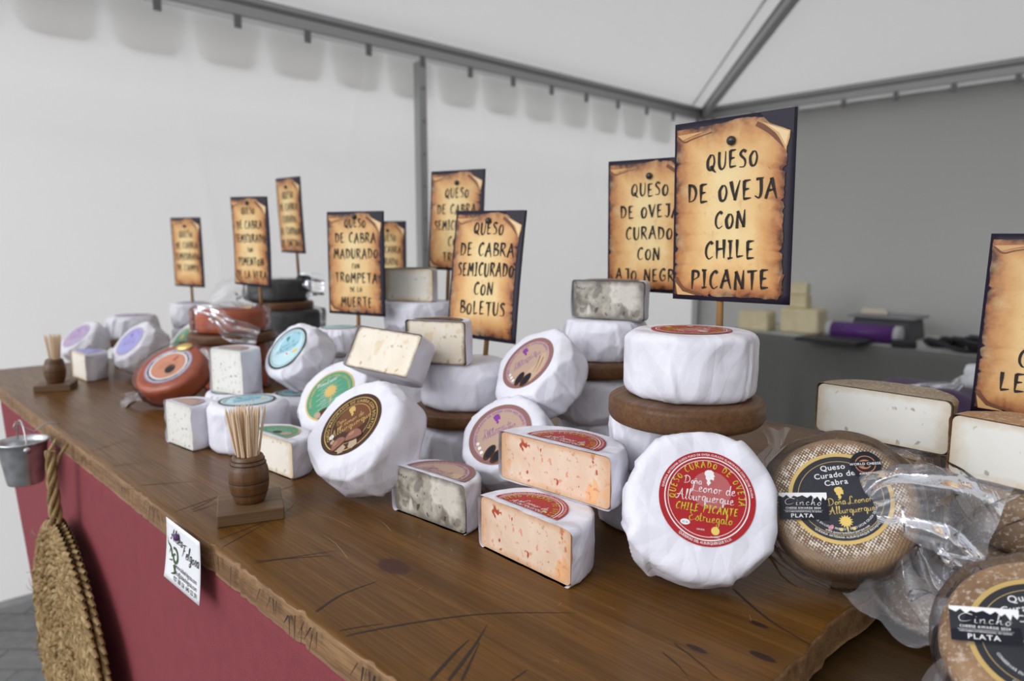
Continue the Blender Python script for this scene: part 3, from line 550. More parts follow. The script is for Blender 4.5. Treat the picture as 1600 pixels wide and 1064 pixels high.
def half_cheese(M, W, D, H, seed, label, paste, art=None, lr=.044, loff=(0, 0), wrap=None, group=None, corner=.006, lip=.0035, name='half_cheese', bulge=.001, rind=None):
    """cut face looks along -y of the frame, its lower edge centred on the origin"""
    t = thing(name, label, 'cheese', M, group); nt = 44
    rows = half_shape(W, D, H, corner, .0012, nt); m = len(rows)
    V = np.concatenate(rows); F = [(k * nt + j, (k + 1) * nt + j, (k + 1) * nt + j + 1, k * nt + j + 1) for k in range(m - 1) for j in range(nt - 1)]
    loop = [j for j in range(nt)] + [k * nt + nt - 1 for k in range(1, m)] + [(m - 1) * nt + j for j in range(nt - 2, -1, -1)] + [k * nt for k in range(m - 2, 0, -1)]
    L = V[loop]; c = np.array([0, 0, H / 2]); uv = np.full((len(V), 2), 0.0); VV = [V, L - np.array([0, .00005, 0])]; n0 = len(V); prev = [n0 + i for i in range(len(L))]; n0 += len(L); UV = [uv, np.zeros((len(L), 2))]; rings = (0.9, 0.75, 0.55, 0.3)
    for s_ in rings:                                           # the cut face, slightly domed and uneven
        P = c + (L - c) * s_; P[:, 1] = -.00005; VV.append(P); UV.append(np.tile([1 - s_, 0], (len(P), 1)))
        cur = [n0 + i for i in range(len(L))]; n0 += len(L); q = len(L)
        F += [(prev[i], prev[(i + 1) % q], cur[(i + 1) % q], cur[i]) for i in range(q)]; prev = cur
    VV.append(np.array([[0, -.00005, H / 2]])); UV.append(np.array([[1.0, 0]])); F += [(prev[i], prev[(i + 1) % len(prev)], n0) for i in range(len(prev))]
    mesh('cheese_paste', np.concatenate(VV), F, paste, t, uv=np.concatenate(UV), smooth=False)
    rows = half_shape(W + .0012, D, H, corner, 0.0, nt); V = np.concatenate(rows)
    rnd = random.Random(seed); first = np.zeros(len(V), bool)
    V0 = V.copy(); side = np.clip(V[:, 1] / D, 0, 1); V = squeeze(V, H, seed, 9, .03, 0) * side[:, None] ** .3 + V0 * (1 - side[:, None] ** .3)
    d = vnoise(V, seed, 30) * .0012 + (1 - np.abs(vnoise(V, seed + 3, 50))) * .0016
    th = np.arctan2(V[:, 1], V[:, 0])
    for k in range(6): t0 = rnd.uniform(.2, 2.9); a = (th - t0) * rnd.choice((-1, 1)); d += np.where((a > 0) & (a < .3), 1 - a / .3, 0) * .0016 * rnd.uniform(.4, 1)
    w = np.clip(np.hypot(V[:, 0] / W * 2, V[:, 1] / D) - .72, 0, .25) * 4; rr = np.hypot(V[:, 0], V[:, 1]) + 1e-9
    V[:, 0] += V[:, 0] / rr * d * w; V[:, 1] = np.where(V0[:, 1] < 1e-6, 0, V[:, 1] + V[:, 1] / rr * d * w); V[:, 2] = np.clip(V[:, 2], 0, None)
    onlip = V0[:, 1] < 1e-6; V[onlip, 1] = -lip * (.55 + .45 * vnoise(V0[onlip], seed + 2, 70))
    F = [(k * nt + j, k * nt + j + 1, (k + 1) * nt + j + 1, (k + 1) * nt + j) for k in range(m - 1) for j in range(nt - 1)]
    mesh('paper_wrapper' if not rind else 'rind', V, F, wrap or rind or PAPER, t)
    if art: art.build('label_sticker', t, Matrix.Translation((loff[0], loff[1] + .0005, H + .0009)), None, lr)
    return t

def rind_wheel(t, Rd, H, seed, mat, corner=.012):
    V, F = wheel_grid(Rd, H, 96, corner, side=8); rad = np.hypot(V[:, 0], V[:, 1]) + 1e-9
    d = vnoise(V, seed, 20) * .0016 * np.clip(rad / Rd * 2 - 1, 0, 1); V[:, 0] += V[:, 0] / rad * d; V[:, 1] += V[:, 1] / rad * d; V[:, 2] += vnoise(V, seed + 1, 14) * .0006 * (V[:, 2] > H * .5)
    return mesh('rind', V, F, mat, t)

def film_wrap(t, Rd, H, seed, mat=None, gap=.003, amp=.004, name='plastic_film'):
    V, F = wheel_grid(Rd + gap, H + gap, 120, .013, side=12); rad = np.hypot(V[:, 0], V[:, 1]) + 1e-9
    w = np.clip((rad / Rd - .7) / .3, 0, 1); d = (1 - np.abs(vnoise(V, seed, 26))) * amp * 1.1 + (1 - np.abs(vnoise(V, seed + 2, 60))) * amp * .5
    V[:, 0] += V[:, 0] / rad * d * w; V[:, 1] += V[:, 1] / rad * d * w; V[:, 2] += np.where(V[:, 2] > H / 2, (.15 + .85 * w) * np.abs(vnoise(V, seed + 5, 32)) * amp * .6 + .0012, 0)
    return mesh(name, V, F, mat or FILM, t)

def film_sheet(t, path, widths, seed, mat=None, amp=.012, nu=40, nv=26, folds=1.8, name='plastic_film', side=(0, 0, 1), lift=0.0):
    """crumpled free end of a bag: a pleated strip that follows a path of points"""
    P = [Vector(p) for p in path]; n = len(P) - 1; V = []; rnd = random.Random(seed); ph = rnd.uniform(0, 6)
    for i in range(nu + 1):
        s_ = i / nu * n; k = min(int(s_), n - 1); f = s_ - k; a = P[max(k - 1, 0)]; b = P[k]; c = P[k + 1]; d = P[min(k + 2, n)]
        q = 0.5 * (2 * b + (c - a) * f + (2 * a - 5 * b + 4 * c - d) * f * f + (3 * b - a - 3 * c + d) * f ** 3)
        tan = (c - b).normalized(); sd = Vector(side); sd = (sd - tan * sd.dot(tan)).normalized(); nr = tan.cross(sd); wv = widths[k] + (widths[k + 1] - widths[k]) * f
        for j in range(nv + 1):
            e = j / nv * 2 - 1; fold = math.sin(e * folds * math.pi + ph + 1.5 * math.sin(i / nu * 4 + seed)) * amp * (.35 + .65 * wv / max(widths))
            V.append(q + sd * e * wv / 2 + nr * (fold + (1 - e * e) * lift))
    V = np.array([tuple(v) for v in V]); N = np.stack([vnoise(V, seed + k, 26) for k in range(3)], 1) * amp * .9 + np.stack([1 - np.abs(vnoise(V, seed + 5 + k, 40)) * 2 for k in range(3)], 1) * amp * .3
    V = V + N; F = [(i * (nv + 1) + j, i * (nv + 1) + j + 1, (i + 1) * (nv + 1) + j + 1, (i + 1) * (nv + 1) + j) for i in range(nu) for j in range(nv)]
    return mesh(name, V, F, mat or FILM, t)

def board(x, y, z, Rd, H, label, seed=0):
    r = H * .34; prof = [(0.0001, 0), (Rd - r * 1.3, 0)] + [(Rd - r + r * math.sin(q), r - r * math.cos(q)) for q in (math.pi / 2 * k / 6 for k in range(7))] + [(Rd - r * .7 + r * .7 * math.cos(q), H - r * .7 + r * .7 * math.sin(q)) for q in (math.pi / 2 * k / 5 for k in range(6))] + [(Rd * .5, H), (0.0001, H)]
    o = MB().lathe(prof, 72).build('wooden_board', BOARD, None, True); o.matrix_world = frame(x, y, z, 20 + seed * 37)
    return tag(o, label, 'board', 'round wooden boards between the cheeses')
# ---------------------------------------------------------------- the tent
def struct(o, name=None):
    o['kind'] = 'structure'; return o
EAVE = 2.395
CA = Vector((1.46, 5.47, 0)); wl = Vector((.743, .669, 0)); wr = Vector((.708, -.706, 0))       # far corner, directions of the two walls
CB = CA - wl * 5.3; CC = CA + wr * 5.3; CD = CB + wr * 5.3; APEX = Vector((CA + CD) / 2) + Vector((0, 0, EAVE + .52))
f = MB(); f.add([(-30, -30, 0), (30, -30, 0), (30, 30, 0), (-30, 30, 0)], [(0, 1, 2, 3)]); struct(f.build('floor', PAVING))

def canvas(name, p0, p1, z0, z1, mat, nu, nv, amp, seed, off=0.0, folds=()):
    p0 = Vector(p0); p1 = Vector(p1); d = (p1 - p0); L_ = d.length; nr = Vector((-d.y, d.x, 0)).normalized(); V = []
    for i in range(nu + 1):
        for j in range(nv + 1): q = p0 + d * i / nu; V.append((q.x, q.y, z0 + (z1 - z0) * j / nv))
    V = np.array(V); n = vnoise(V, seed, 1.1) * amp + vnoise(V, seed + 1, 3) * amp * .35 + (1 - np.abs(vnoise(V * np.array([1, 1, .35]), seed + 2, 2.2))) * amp * .6
    s_ = np.repeat(np.arange(nu + 1) / nu, nv + 1)
    for k, c in enumerate(folds): n += np.exp(-np.abs(s_ - c - .012 * np.sin(V[:, 2] * (2 + k))) * L_ / .018) * .010 * (1 if k % 2 else -1)
    if folds: n += .004 * np.tanh((V[:, 2] - 1.78 + .02 * np.sin(s_ * 30)) / .01) - .004 * np.tanh((V[:, 2] - 1.98) / .01)
    fade = np.clip((z1 - V[:, 2]) / .35, .12, 1); V[:, :2] += (n * fade + off)[:, None] * np.array(nr[:2])
    F = [(i * (nv + 1) + j, (i + 1) * (nv + 1) + j, (i + 1) * (nv + 1) + j + 1, i * (nv + 1) + j + 1) for i in range(nu) for j in range(nv)]
    return struct(mesh(name, V, F, mat))
canvas('wall_left', CB, CA, .02, EAVE, TENT_LIT, 300, 60, .014, 3, off=.02, folds=(.30, .44, .515, .60, .78))
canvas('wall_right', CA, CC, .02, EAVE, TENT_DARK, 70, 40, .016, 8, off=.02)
canvas('wall_light_block', CC, CD - wl * 3.2, .02, EAVE, TENT_DARK, 30, 20, .016, 12)  # unseen canvas, added and run past the corner to block light behind the camera
for k, (a, b) in enumerate(((CB, CA), (CA, CC), (CC, CD), (CD, CB))):
    V = []; nu = 24
    for i in range(nu + 1):
        for j in range(nu + 1 - i):
            u_, v_ = i / nu, j / nu; q = Vector((a.x, a.y, EAVE + .02)) * (1 - u_ - v_) + Vector((b.x, b.y, EAVE + .02)) * u_ + APEX * v_; e = min(1 - u_ - v_, u_, v_); V.append((q.x, q.y, q.z - .25 * e * max(0, .3 - e)))
    ix = {}; c_ = 0
    for i in range(nu + 1):
        for j in range(nu + 1 - i): ix[i, j] = c_; c_ += 1
    F = []
    for i in range(nu):
        for j in range(nu - i):
            F.append((ix[i, j], ix[i + 1, j], ix[i, j + 1]))
            if j < nu - i - 1: F.append((ix[i + 1, j], ix[i + 1, j + 1], ix[i, j + 1]))
    struct(mesh('ceiling' if k == 0 else 'ceiling_%d' % (k + 1), V, F, TENT_ROOF))
def bar(name, a, b, w, h, mat, extra=None, up=(0, 0, 1)):
    a = Vector(a); b = Vector(b); x = (b - a).normalized(); y = Vector(up).cross(x).normalized(); z = x.cross(y); M = Matrix((x, y, z)).transposed().to_4x4(); M.translation = (a + b) / 2; L = (b - a).length
    m = MB().box((0, 0, 0), (L, w, h)).box((0, w * .5, h * .2), (L, .008, h * .25), i=1).box((0, -w * .5, h * .2), (L, .008, h * .25), i=1).box((0, 0, h * .5 + .006), (L, w * .4, .012), i=1)
    o = m.build(name, mat); o.matrix_world = M; bevel(o, .006); return struct(o)
inl = Vector((wr.x, wr.y, 0)); inr = Vector((-wl.x, -wl.y, 0))
zb = EAVE - .035
bar('trim_1', CB + inl * .045 + Vector((0, 0, zb)), CA + inl * .045 + Vector((0, 0, zb)), .055, .082, [ALU, ALU_D])
bar('trim_2', CA + inr * .045 + Vector((0, 0, zb)), CC + inr * .045 + Vector((0, 0, zb)), .055, .082, [ALU, ALU_D])
bar('trim_3', CA + Vector((0, -.06, EAVE - .03)), APEX + Vector((0, 0, -.06)), .05, .07, [ALU, ALU_D])
bar('trim_4', CA + Vector((-.10, -.10, EAVE + .02)), APEX + Vector((-.10, 0, -.02)), .008, .008, [WELT, WELT])
# white welt under the left beam with its webbing tabs, the same on the right wall
for nm, a, b, inn, n in (('trim_5', CB, CA, inl, 17), ('trim_6', CA, CC, inr, 17)):
    m = MB(); L = (b - a).length; d = (b - a).normalized(); q = math.atan2(d.y, d.x); Rz = Matrix.Rotation(q, 3, 'Z'); c = (a + b) / 2 + inn * .070
    m.box((c.x, c.y, EAVE - .088), (L, .006, .020), Rz, 0)
    for k in range(n): p_ = a + d * L * (k + .5) / n + inn * .074; m.box((p_.x, p_.y, EAVE - .100), (.030, .006, .055), Rz, 1)
    struct(m.build(nm, [WELT, WEB]))
# scalloped valance hanging outside the left wall: only its shade shows through the canvas
m = MB(); d = wl; L = 5.3; n = 17
for k in range(n):
    p0 = CB + d * (L * k / n); w_ = L / n; V = []
    for j in range(15): t_ = j / 14; p_ = p0 + d * (w_ * (.04 + .92 * t_)) - inl * .045; V += [(p_.x, p_.y, EAVE), (p_.x, p_.y, EAVE - .10 - .16 * (1 - abs(2 * t_ - 1) ** 6) ** .6)]
    m.add(V, [(2 * j, 2 * j + 1, 2 * j + 3, 2 * j + 2) for j in range(14)])
struct(m.build('trim_7', [VALANCE]))
def pole(name, p, label):
    t = thing(name, label, 'pole', Matrix.Translation((p.x, p.y, 0)))
    m = MB(); m.box((0, 0, EAVE / 2 - .05), (.05, .05, EAVE - .1), Matrix.Rotation(.73, 3, 'Z')); o = bevel(m.build('post', ALU, t), .004)
    m = MB(); m.box((0, 0, .005), (.14, .14, .01), Matrix.Rotation(.73, 3, 'Z')); m.build('foot_plate', ALU_D, t)
    nr = Vector((wr.x, wr.y, 0))
    for k in range(12): z = .35 + k * .165; c = nr * .026; MB().tube([(c.x - nr.x * .004, c.y - nr.y * .004, z), (c.x + nr.x * .004, c.y + nr.y * .004, z)], .006, 8).build('rivet', ALU_D, t)
    return t
pole('tent_pole', CA - wl * 2.65 + inl * .05, 'slim grey aluminium tent pole standing against the white left wall')
pole('tent_pole', CA + inl * .05 + inr * .05, 'grey aluminium tent pole in the far corner where the two walls meet')

# ---------------------------------------------------------------- the counter
S = math.atan2(-.7022, .712)                                 # the slab runs away to the left along -x of its frame
P0 = Vector((-.101, .499, 0)); ux = Vector((.712, -.7022, 0)); vy = Vector((.7022, .712, 0))
Mslab = Matrix((ux, vy, Vector((0, 0, 1)))).transposed().to_4x4(); Mslab.translation = P0 + Vector((0, 0, T)); Minv = Mslab.inverted()
def on(s, v=0.0, z=0.0): return P0 - ux * s + vy * v + Vector((0, 0, T + z))     # s metres along the edge, v into the stall
def w2s(u, v):                                               # measured marks -> slab frame
    w = Vector((-.101 - .695 * u + .719 * v, .499 + .719 * u + .695 * v, T)); q = Minv @ w; return (q.x, q.y)
kn = [w2s(.146, .109), w2s(-.173, .278), w2s(-.198, .234), w2s(-.155, .205)]
SLAB = m_wood('honey_brown_plank_wood', (0.092, 0.037, 0.006), (0.182, 0.082, 0.018), 1.0, 0.30, 0, spec=0.22, knots=[(kn[0][0], kn[0][1], .026, .015, (.06, .02, .012)), (kn[1][0], kn[1][1], .010, .004, (.03, .015, .01)), (kn[2][0], kn[2][1], .013, .005, (.03, .015, .01)), (kn[3][0], kn[3][1], .011, .004, (.03, .015, .01))])
EDGE = m_wood('raw_edge_wood', (0.14, 0.065, 0.022), (0.33, 0.185, 0.08), 1.6, 0.6, 0); GROOVE = flat('dark_groove_wood', (0.032, 0.020, 0.014), 0.5, 0.3); SCRATCH = flat('bare_scratched_wood', (0.36, 0.23, 0.12), 0.6, 0.3)
TH = .034
def slab_mesh():
    X0, X1, Y0, Y1 = -1.90, .232, 0.0, .985; nx = 420; ny = 70; V = []; rnd = random.Random(4); xs = np.linspace(X0, X1, nx); ys = Y0 + (Y1 - Y0) * np.linspace(0, 1, ny) ** 1.6
    g = np.array([[x, y, 0] for x in xs for y in ys]); chip = (vnoise(g * [1, 0, 0], 2, 9) * .0018 + vnoise(g * [1, 0, 0], 5, 60) * .0006); chip2 = vnoise(g * [0, 1, 0], 6, 18) * .006 + vnoise(g * [0, 1, 0], 9, 70) * .004
    not_ = np.zeros(len(g))
    for k in range(64): c = rnd.uniform(X0, X1); not_ += np.exp(-((g[:, 0] - c) / .0035) ** 2) * rnd.uniform(.001, .003)
    fy = np.exp(-g[:, 1] / .008); fx = np.exp(-(X1 - g[:, 0]) / .01)
    g[:, 1] += (chip + not_) * fy; g[:, 0] += (chip2 - .004) * fx; g[:, 2] = -np.exp(-(g[:, 1] - g[:, 1].min()) / .0035) * .004 - np.exp(-(X1 - g[:, 0]) / .004) * .005
    F = [(i * ny + j, (i + 1) * ny + j, (i + 1) * ny + j + 1, i * ny + j + 1) for i in range(nx - 1) for j in range(ny - 1)]; I = [0] * len(F); VV = [g]; n0 = len(g)
    edge = [i * ny for i in range(nx)] + [(nx - 1) * ny + j for j in range(1, ny)] + [i * ny + ny - 1 for i in range(nx - 2, -1, -1)] + [j for j in range(ny - 2, 0, -1)]
    E = g[edge]; prev = edge
    for k in range(1, 7):
        P = E.copy(); P[:, 2] = E[:, 2] - (TH + E[:, 2]) * k / 6; out = vnoise(P * [1, 1, 2.5], 7, 55) * .0012 * (k < 6); front = (np.abs(E[:, 1]) < .03); P[:, 1] -= np.where(front, out + .001, 0); P[:, 0] += np.where(E[:, 0] > X1 - .04, out, 0)
        cur = list(range(n0, n0 + len(E))); n0 += len(E); VV.append(P); q = len(E); F += [(prev[i], cur[i], cur[(i + 1) % q], prev[(i + 1) % q]) for i in range(q)]; I += [1] * q; prev = cur
    F.append(tuple(prev)); I.append(1); V = np.concatenate(VV)
    return V, F, I
V, F, I = slab_mesh()
counter = thing('counter', 'long brown plank counter with a chipped front edge under the cheeses', 'counter', Mslab)
VT, FT, IT = V, F, I
# carved grooves, worn scratches and plank seams on the top, running over the front edge
def marks():
    V = []; F = []; I = []
    def strip(P, w0, w1, mi, z, drop=False):
        P = spline(P, 6) if len(P) > 2 else spline([P[0], tuple((P[0][k] + P[1][k]) / 2 + (.0015 if k else 0) for k in (0, 1)), P[1]], 6); n0 = len(V); n = len(P)
        for i, p in enumerate(P):
            a = P[max(i - 1, 0)]; b = P[min(i + 1, n - 1)]; dx, dy = b[0] - a[0], b[1] - a[1]; L = math.hypot(dx, dy) or 1; t_ = i / (n - 1); w = (w0 + (w1 - w0) * t_) * (.6 + .4 * math.sin(math.pi * t_)) / 2
            zz = z - math.exp(-max(p[1], 0) / .0035) * .004
            V.extend([(p[0] - dy / L * w, p[1] + dx / L * w, zz), (p[0] + dy / L * w, p[1] - dx / L * w, zz)])
        F.extend([(n0 + 2 * k, n0 + 2 * k + 1, n0 + 2 * k + 3, n0 + 2 * k + 2) for k in range(n - 1)]); I.extend([mi] * (n - 1))
    lines = [[[0.12, 0.006], [0.131, 0.039], [0.13, 0.079]], [[0.066, 0.005], [0.041, 0.061], [0.005, 0.12], [-0.048, 0.176]], [[0.077, 0.005], [0.059, 0.039]], [[-0.034, 0.02], [-0.019, 0.057], [-0.013, 0.077]], [[-0.044, 0.03], [-0.023, 0.074], [-0.006, 0.104]], [[-0.051, 0.037], [-0.038, 0.057], [-0.022, 0.081]], [[0.254, 0.008], [0.221, 0.086]], [[0.259, 0.009], [0.214, 0.075]], [[-0.078, 0.065], [-0.077, 0.083]], [[0.456, 0.013], [0.483, 0.057]], [[0.449, 0.011], [0.457, 0.046]], [[0.34, -0.005], [0.361, 0.084], [0.387, 0.119]], [[0.318, -0.003], [0.352, 0.067]], [[0.444, 0.111], [0.457, 0.172]], [[0.609, -0.019], [0.565, 0.057]], [[0.731, -0.023], [0.708, 0.038]], [[0.835, -0.02], [0.876, 0.058]], [[0.465, -0.006], [0.487, 0.07]], [[-0.125, 0.321], [-0.175, 0.292], [-0.226, 0.277]], [[-0.138, 0.18], [-0.17, 0.167]], [[-0.137, 0.198], [-0.187, 0.181]]]
    thick = {0: .0042, 1: .0034, 3: .0045, 4: .0045, 5: .0032, 18: .004}
    for k, l in enumerate(lines): P = [w2s(*q) for q in l]; strip(P, thick.get(k, .0019), .0007, 0, .00025)
    strip([w2s(-0.05, .44), w2s(-0.163, 0.403), w2s(-0.219, 0.387)], .0014, .002, 0, .0002)
    for l in ([[0.34, 0.117], [0.306, 0.128], [0.267, 0.13]], [[0.262, 0.166], [0.224, 0.158]], [[0.27, 0.095], [0.237, 0.093], [0.197, 0.084]]): strip([w2s(*q) for q in l], .0004, .0010, 1, .0003)
    rnd = random.Random(11)
    for k in range(60): x, y = rnd.uniform(-1.2, .2), rnd.uniform(.03, .4); a = rnd.uniform(0, 3.1); L = rnd.uniform(.002, .018); strip([(x, y), (x + L * math.cos(a) * .5, y + L * math.sin(a) * .5 + .0005), (x + L * math.cos(a), y + L * math.sin(a))], .0003, .0005, 1, .0003)
    # cuts down the front edge
    for k in range(60):
        x = rnd.choice([-1.5,-1.3,-1.15,-.98,-.84,-.66,-.52,-.40,-.30,-.18,-.12,-.03,.06,.15]) + rnd.gauss(0, .02); w = rnd.uniform(.0006, .0018); sl = rnd.uniform(-.010, .010); n0 = len(V); y0 = -.0062; zt = -.0045 if rnd.random() < .6 else -.010; zb = -.027 if rnd.random() < .4 else -.019
        V.extend([(x - w, y0 + .002, zt), (x + w, y0 + .002, zt), (x + sl + w * .4, y0, zb), (x + sl - w * .4, y0, zb)]); F.append((n0, n0 + 3, n0 + 2, n0 + 1)); I.append(0)
    return V, F, I
V, F, I = marks(); n0 = len(VT); top = mesh('counter_top', np.concatenate([VT, np.array(V)]), list(FT) + [tuple(k + n0 for k in f) for f in F], [SLAB, EDGE, GROOVE, SCRATCH], counter, list(IT) + [k + 2 for k in I], True)
m = MB()
for (x, y) in ((-1.75, .12), (-.06, .12), (-1.75, .86), (-.06, .86)):
    mm = MB().box((x, y, -(T - TH) / 2 - TH), (.06, .06, T - TH)); bevel(mm.build('leg', BOARD, counter), .004)
MB().box((-.9, .12, -.075), (1.64, .03, .08)).box((-.9, .86, -.075), (1.64, .03, .08)).build('rail', BOARD, counter)

# lower table that carries the right end
lt = thing('side_table', 'lower dark brown table meeting the counter at the right corner', 'table', Mslab.copy()); zl = -.046
o = MB().box((.53, .535, zl - .02), (1.10, 1.53, .04)).build('table_top', m_wood('dark_table_wood', (.050, .025, .008), (.085, .045, .015), 1, .3, 0), lt); bevel(o, .003)
for (x, y) in ((.03, -.17), (1.02, -.17), (.03, 1.22), (1.02, 1.22)): MB().box((x, y, (zl - .04 - T) / 2), (.05, .05, T + zl - .04)).build('leg', BOARD, lt)

# wine-red cloth hung from the front edge
def cloth():
    nz = 40; nx = 200; V = []
    for j in range(nz + 1):
        zz = -.030 - (T - .12) * j / nz; sl = 1.65 + .41 * zz
        for i in range(nx + 1):
            x = -sl + (sl + .225) * i / nx; V.append((x, .006, zz))
    V = np.array(V); dn = np.clip(-V[:, 2] / .8, 0, 1); V[:, 1] += dn * (.010 * np.sin(V[:, 0] * 9 + 1) + vnoise(V * np.array([1, 1, .4]), 5, 5) * .014) - .006 * dn + np.exp(-((V[:, 0] + 1.52 - .4 * V[:, 2] * -1) / .05) ** 2) * .0
    F = [(j * (nx + 1) + i, (j + 1) * (nx + 1) + i, (j + 1) * (nx + 1) + i + 1, j * (nx + 1) + i + 1) for j in range(nz) for i in range(nx)]
    return V, F
V, F = cloth(); o = mesh('front_cloth', V, F, RED_CLOTH); o.matrix_world = Mslab; tag(o, 'wine red cloth hanging down the front of the counter', 'cloth')
m_ = o.modifiers.new('thickness', 'SOLIDIFY'); m_.thickness = .0015; m_.offset = 1

# ---------------------------------------------------------------- things hanging at the front
ZINC = None
def m_zinc():
    t = NT('galvanised_zinc'); v = t.obj(); t.bsdf(t.ramp(t.voro(v, 60), [(0.1, (.42, .43, .45)), (.8, (.58, .59, .61))]), .28, .5, Metallic=0.9); return t.m
ZINC = m_zinc(); WIRE = flat('steel_wire', (.55, .55, .56), .3, .5, Metallic=.9)
bc = on(1.064, -.050, -.094); rb = .0395
bk = thing('bucket', 'small galvanised metal bucket hanging from a wire hook at the counter front', 'bucket', Matrix.Translation(bc))
prof = [(.0005, 0), (rb * .72, 0), (rb * .74, .003)] + [(rb * (.74 + .26 * k / 8), .003 + .072 * k / 8) for k in range(1, 9)] + [(rb * 1.05, .076), (rb * 1.05, .079), (rb * .985, .079)] + [(rb * (.97 - .26 * k / 8), .077 - .07 * k / 8) for k in range(1, 9)] + [(.0005, .005)]
MB().lathe(prof, 64).build('body', ZINC, bk, True)
hp = [(rb * math.cos(q) * ux.x, rb * math.cos(q) * ux.y, .068 + .048 * math.sin(q)) for q in (math.pi * k / 16 for k in range(17))]
MB().tube(hp, .0013, 8).build('handle', WIRE, bk, True)
for s_ in (-1, 1): MB().tube([Vector((ux.x, ux.y, 0)) * rb * s_ * 1.0 + Vector((0, 0, .068)), Vector((ux.x, ux.y, 0)) * rb * s_ * 1.09 + Vector((0, 0, .068))], .006, 12).build('handle_lug', ZINC, bk, True)
hk = MB().tube([on(1.07, .012, .004), on(1.07, -.004, .008), on(1.07, -.016, .006), on(1.07, -.030, -.004), on(1.07, -.050, .012), on(1.07, -.056, .020), on(1.07, -.060, .010), on(1.07, -.052, .0)], .0012, 8).build('wire_hook', WIRE, None, True)
tag(hk, 'thin wire hook over the counter edge holding the metal bucket', 'hook')

STRAW = None
def m_straw(nm, a, b):
    t = NT(nm); v = t.obj(); g = t.n('ShaderNodeObjectInfo'); t.bsdf(t.ramp(t.noise(v, 90, 4, .65), [(.3, a), (.7, b)]), .65, .3); t.bump(t.noise(v, 220, 3), .4, .002); return t.m
STRAW = m_straw('esparto_straw', (.12, .066, .022), (.36, .24, .10)); STRAW2 = m_straw('pale_esparto_straw', (.22, .14, .055), (.46, .33, .16))
fan_c = on(.930, -.034, -.395)
fan = thing('esparto_mat', 'big plaited esparto straw mat hanging in front of the red cloth', 'mat', Matrix((ux, vy, Vector((0, 0, 1)))).transposed().to_4x4())
Mf = fan.matrix_world.copy(); Mf.translation = fan_c; fan.matrix_world = Mf
def plait():
    V = []; F = []; I = []; rnd = random.Random(3); RR = .222
    def strand(p, q, r, mi, bow):
        p = Vector(p); q = Vector(q); t = (q - p).normalized(); a = t.orthogonal().normalized(); b = t.cross(a); n0 = len(V); N = 6; L = 5
        for k in range(L):
            f_ = k / (L - 1); c = p.lerp(q, f_) + Vector((0, -bow * math.sin(math.pi * f_), 0)); rr = r * (.35 + .65 * math.sin(math.pi * (.12 + .76 * f_)))
            for j in range(N): w = 2 * math.pi * j / N; V.append(tuple(c + (a * math.cos(w) + b * math.sin(w)) * rr))
        for k in range(L - 1):
            for j in range(N): F.append((n0 + k * N + j, n0 + k * N + (j + 1) % N, n0 + (k + 1) * N + (j + 1) % N, n0 + (k + 1) * N + j)); I.append(mi)
    nr = 11; dr = RR / nr
    for k in range(nr):
        r = dr * (k + .55); n = max(6, int(2 * math.pi * r / .012))
        for j in range(n):
            q = 2 * math.pi * j / n
            for side in (-1, 1):
                r0, r1 = r + side * dr * .52, r + side * dr * .02; q1 = q + .030 / max(r, .04)
                pt = lambda rr, qq: (rr * math.sin(qq) * (.92 if math.cos(qq) < 0 else 1 - .22 * max(0, math.cos(qq)) ** 2), rnd.uniform(-.003, .003), rr * math.cos(qq) * (1.12 if math.cos(qq) > 0 else 1.0))
                strand(pt(r0, q), pt(r1, q1), rnd.uniform(.0030, .0048), 1 if rnd.random() < .35 else 0, .006 + rnd.uniform(0, .003))
    # thick rope rim
    for j in range(110):
        q = 2 * math.pi * j / 110; 
        for o_ in (-.006, .006):
            pt = lambda qq, e: ((RR + e) * math.sin(qq) * (.92 if math.cos(qq) < 0 else 1 - .22 * max(0, math.cos(qq)) ** 2), o_ + .004, (RR + e) * math.cos(qq) * (1.12 if math.cos(qq) > 0 else 1.0))
            strand(pt(q, -.009), pt(q + .15, .009), .0052, 1 if (j + int(o_ * 100)) % 3 == 0 else 0, .003)
    return V, F, I
VB, FB, IB = plait()
m = MB(); rnd = random.Random(8)
for k in range(260):
    q = rnd.uniform(0, 6.28); r = .25 * math.sqrt(rnd.random()); p = Vector((r * math.sin(q) * .86, -.010, r * math.cos(q))); d = Vector((rnd.uniform(-1, 1), rnd.uniform(-.5, -.05), rnd.uniform(-1, 1))).normalized() * rnd.uniform(.008, .03)
    m.tube([p, p + d * .5 + Vector((0, -.003, 0)), p + d], [.0007, .0006, .0003], 4, 1 if k % 3 else 0)
n0 = len(VB); mesh('braid', VB + m.V, FB + [tuple(k + n0 for k in f) for f in m.F], [STRAW, STRAW2], fan, IB + m.I, True)
m = MB(); topz = .285
for k in range(4):
    a = k * math.pi / 2; m.tube([(math.cos(a + z_ * 60) * .0055 * (1.3 - z_ * 4), math.sin(a + z_ * 60) * .0055 * (1.3 - z_ * 4), topz - .03 + z_) for z_ in (i * .13 / 22 for i in range(23))], .0040, 7, k % 2)
m.tube([(0, 0, topz + .08), (-.008, .002, topz + .10), (.004, .01, topz + .12)], [.004, .003, .002], 7); m.tube([(-.006, 0, topz + .0), (-.024, -.004, topz - .01), (-.040, -.004, topz + .004)], [.002, .0015, .001], 5, 1)
m.tube([(0, .004, topz + .06), (.008, .012, topz + .09), (.004, .026, topz + .108)], [.0035, .003, .003], 7, 1)
m.build('hanging_cord', [STRAW2, STRAW], fan, True)

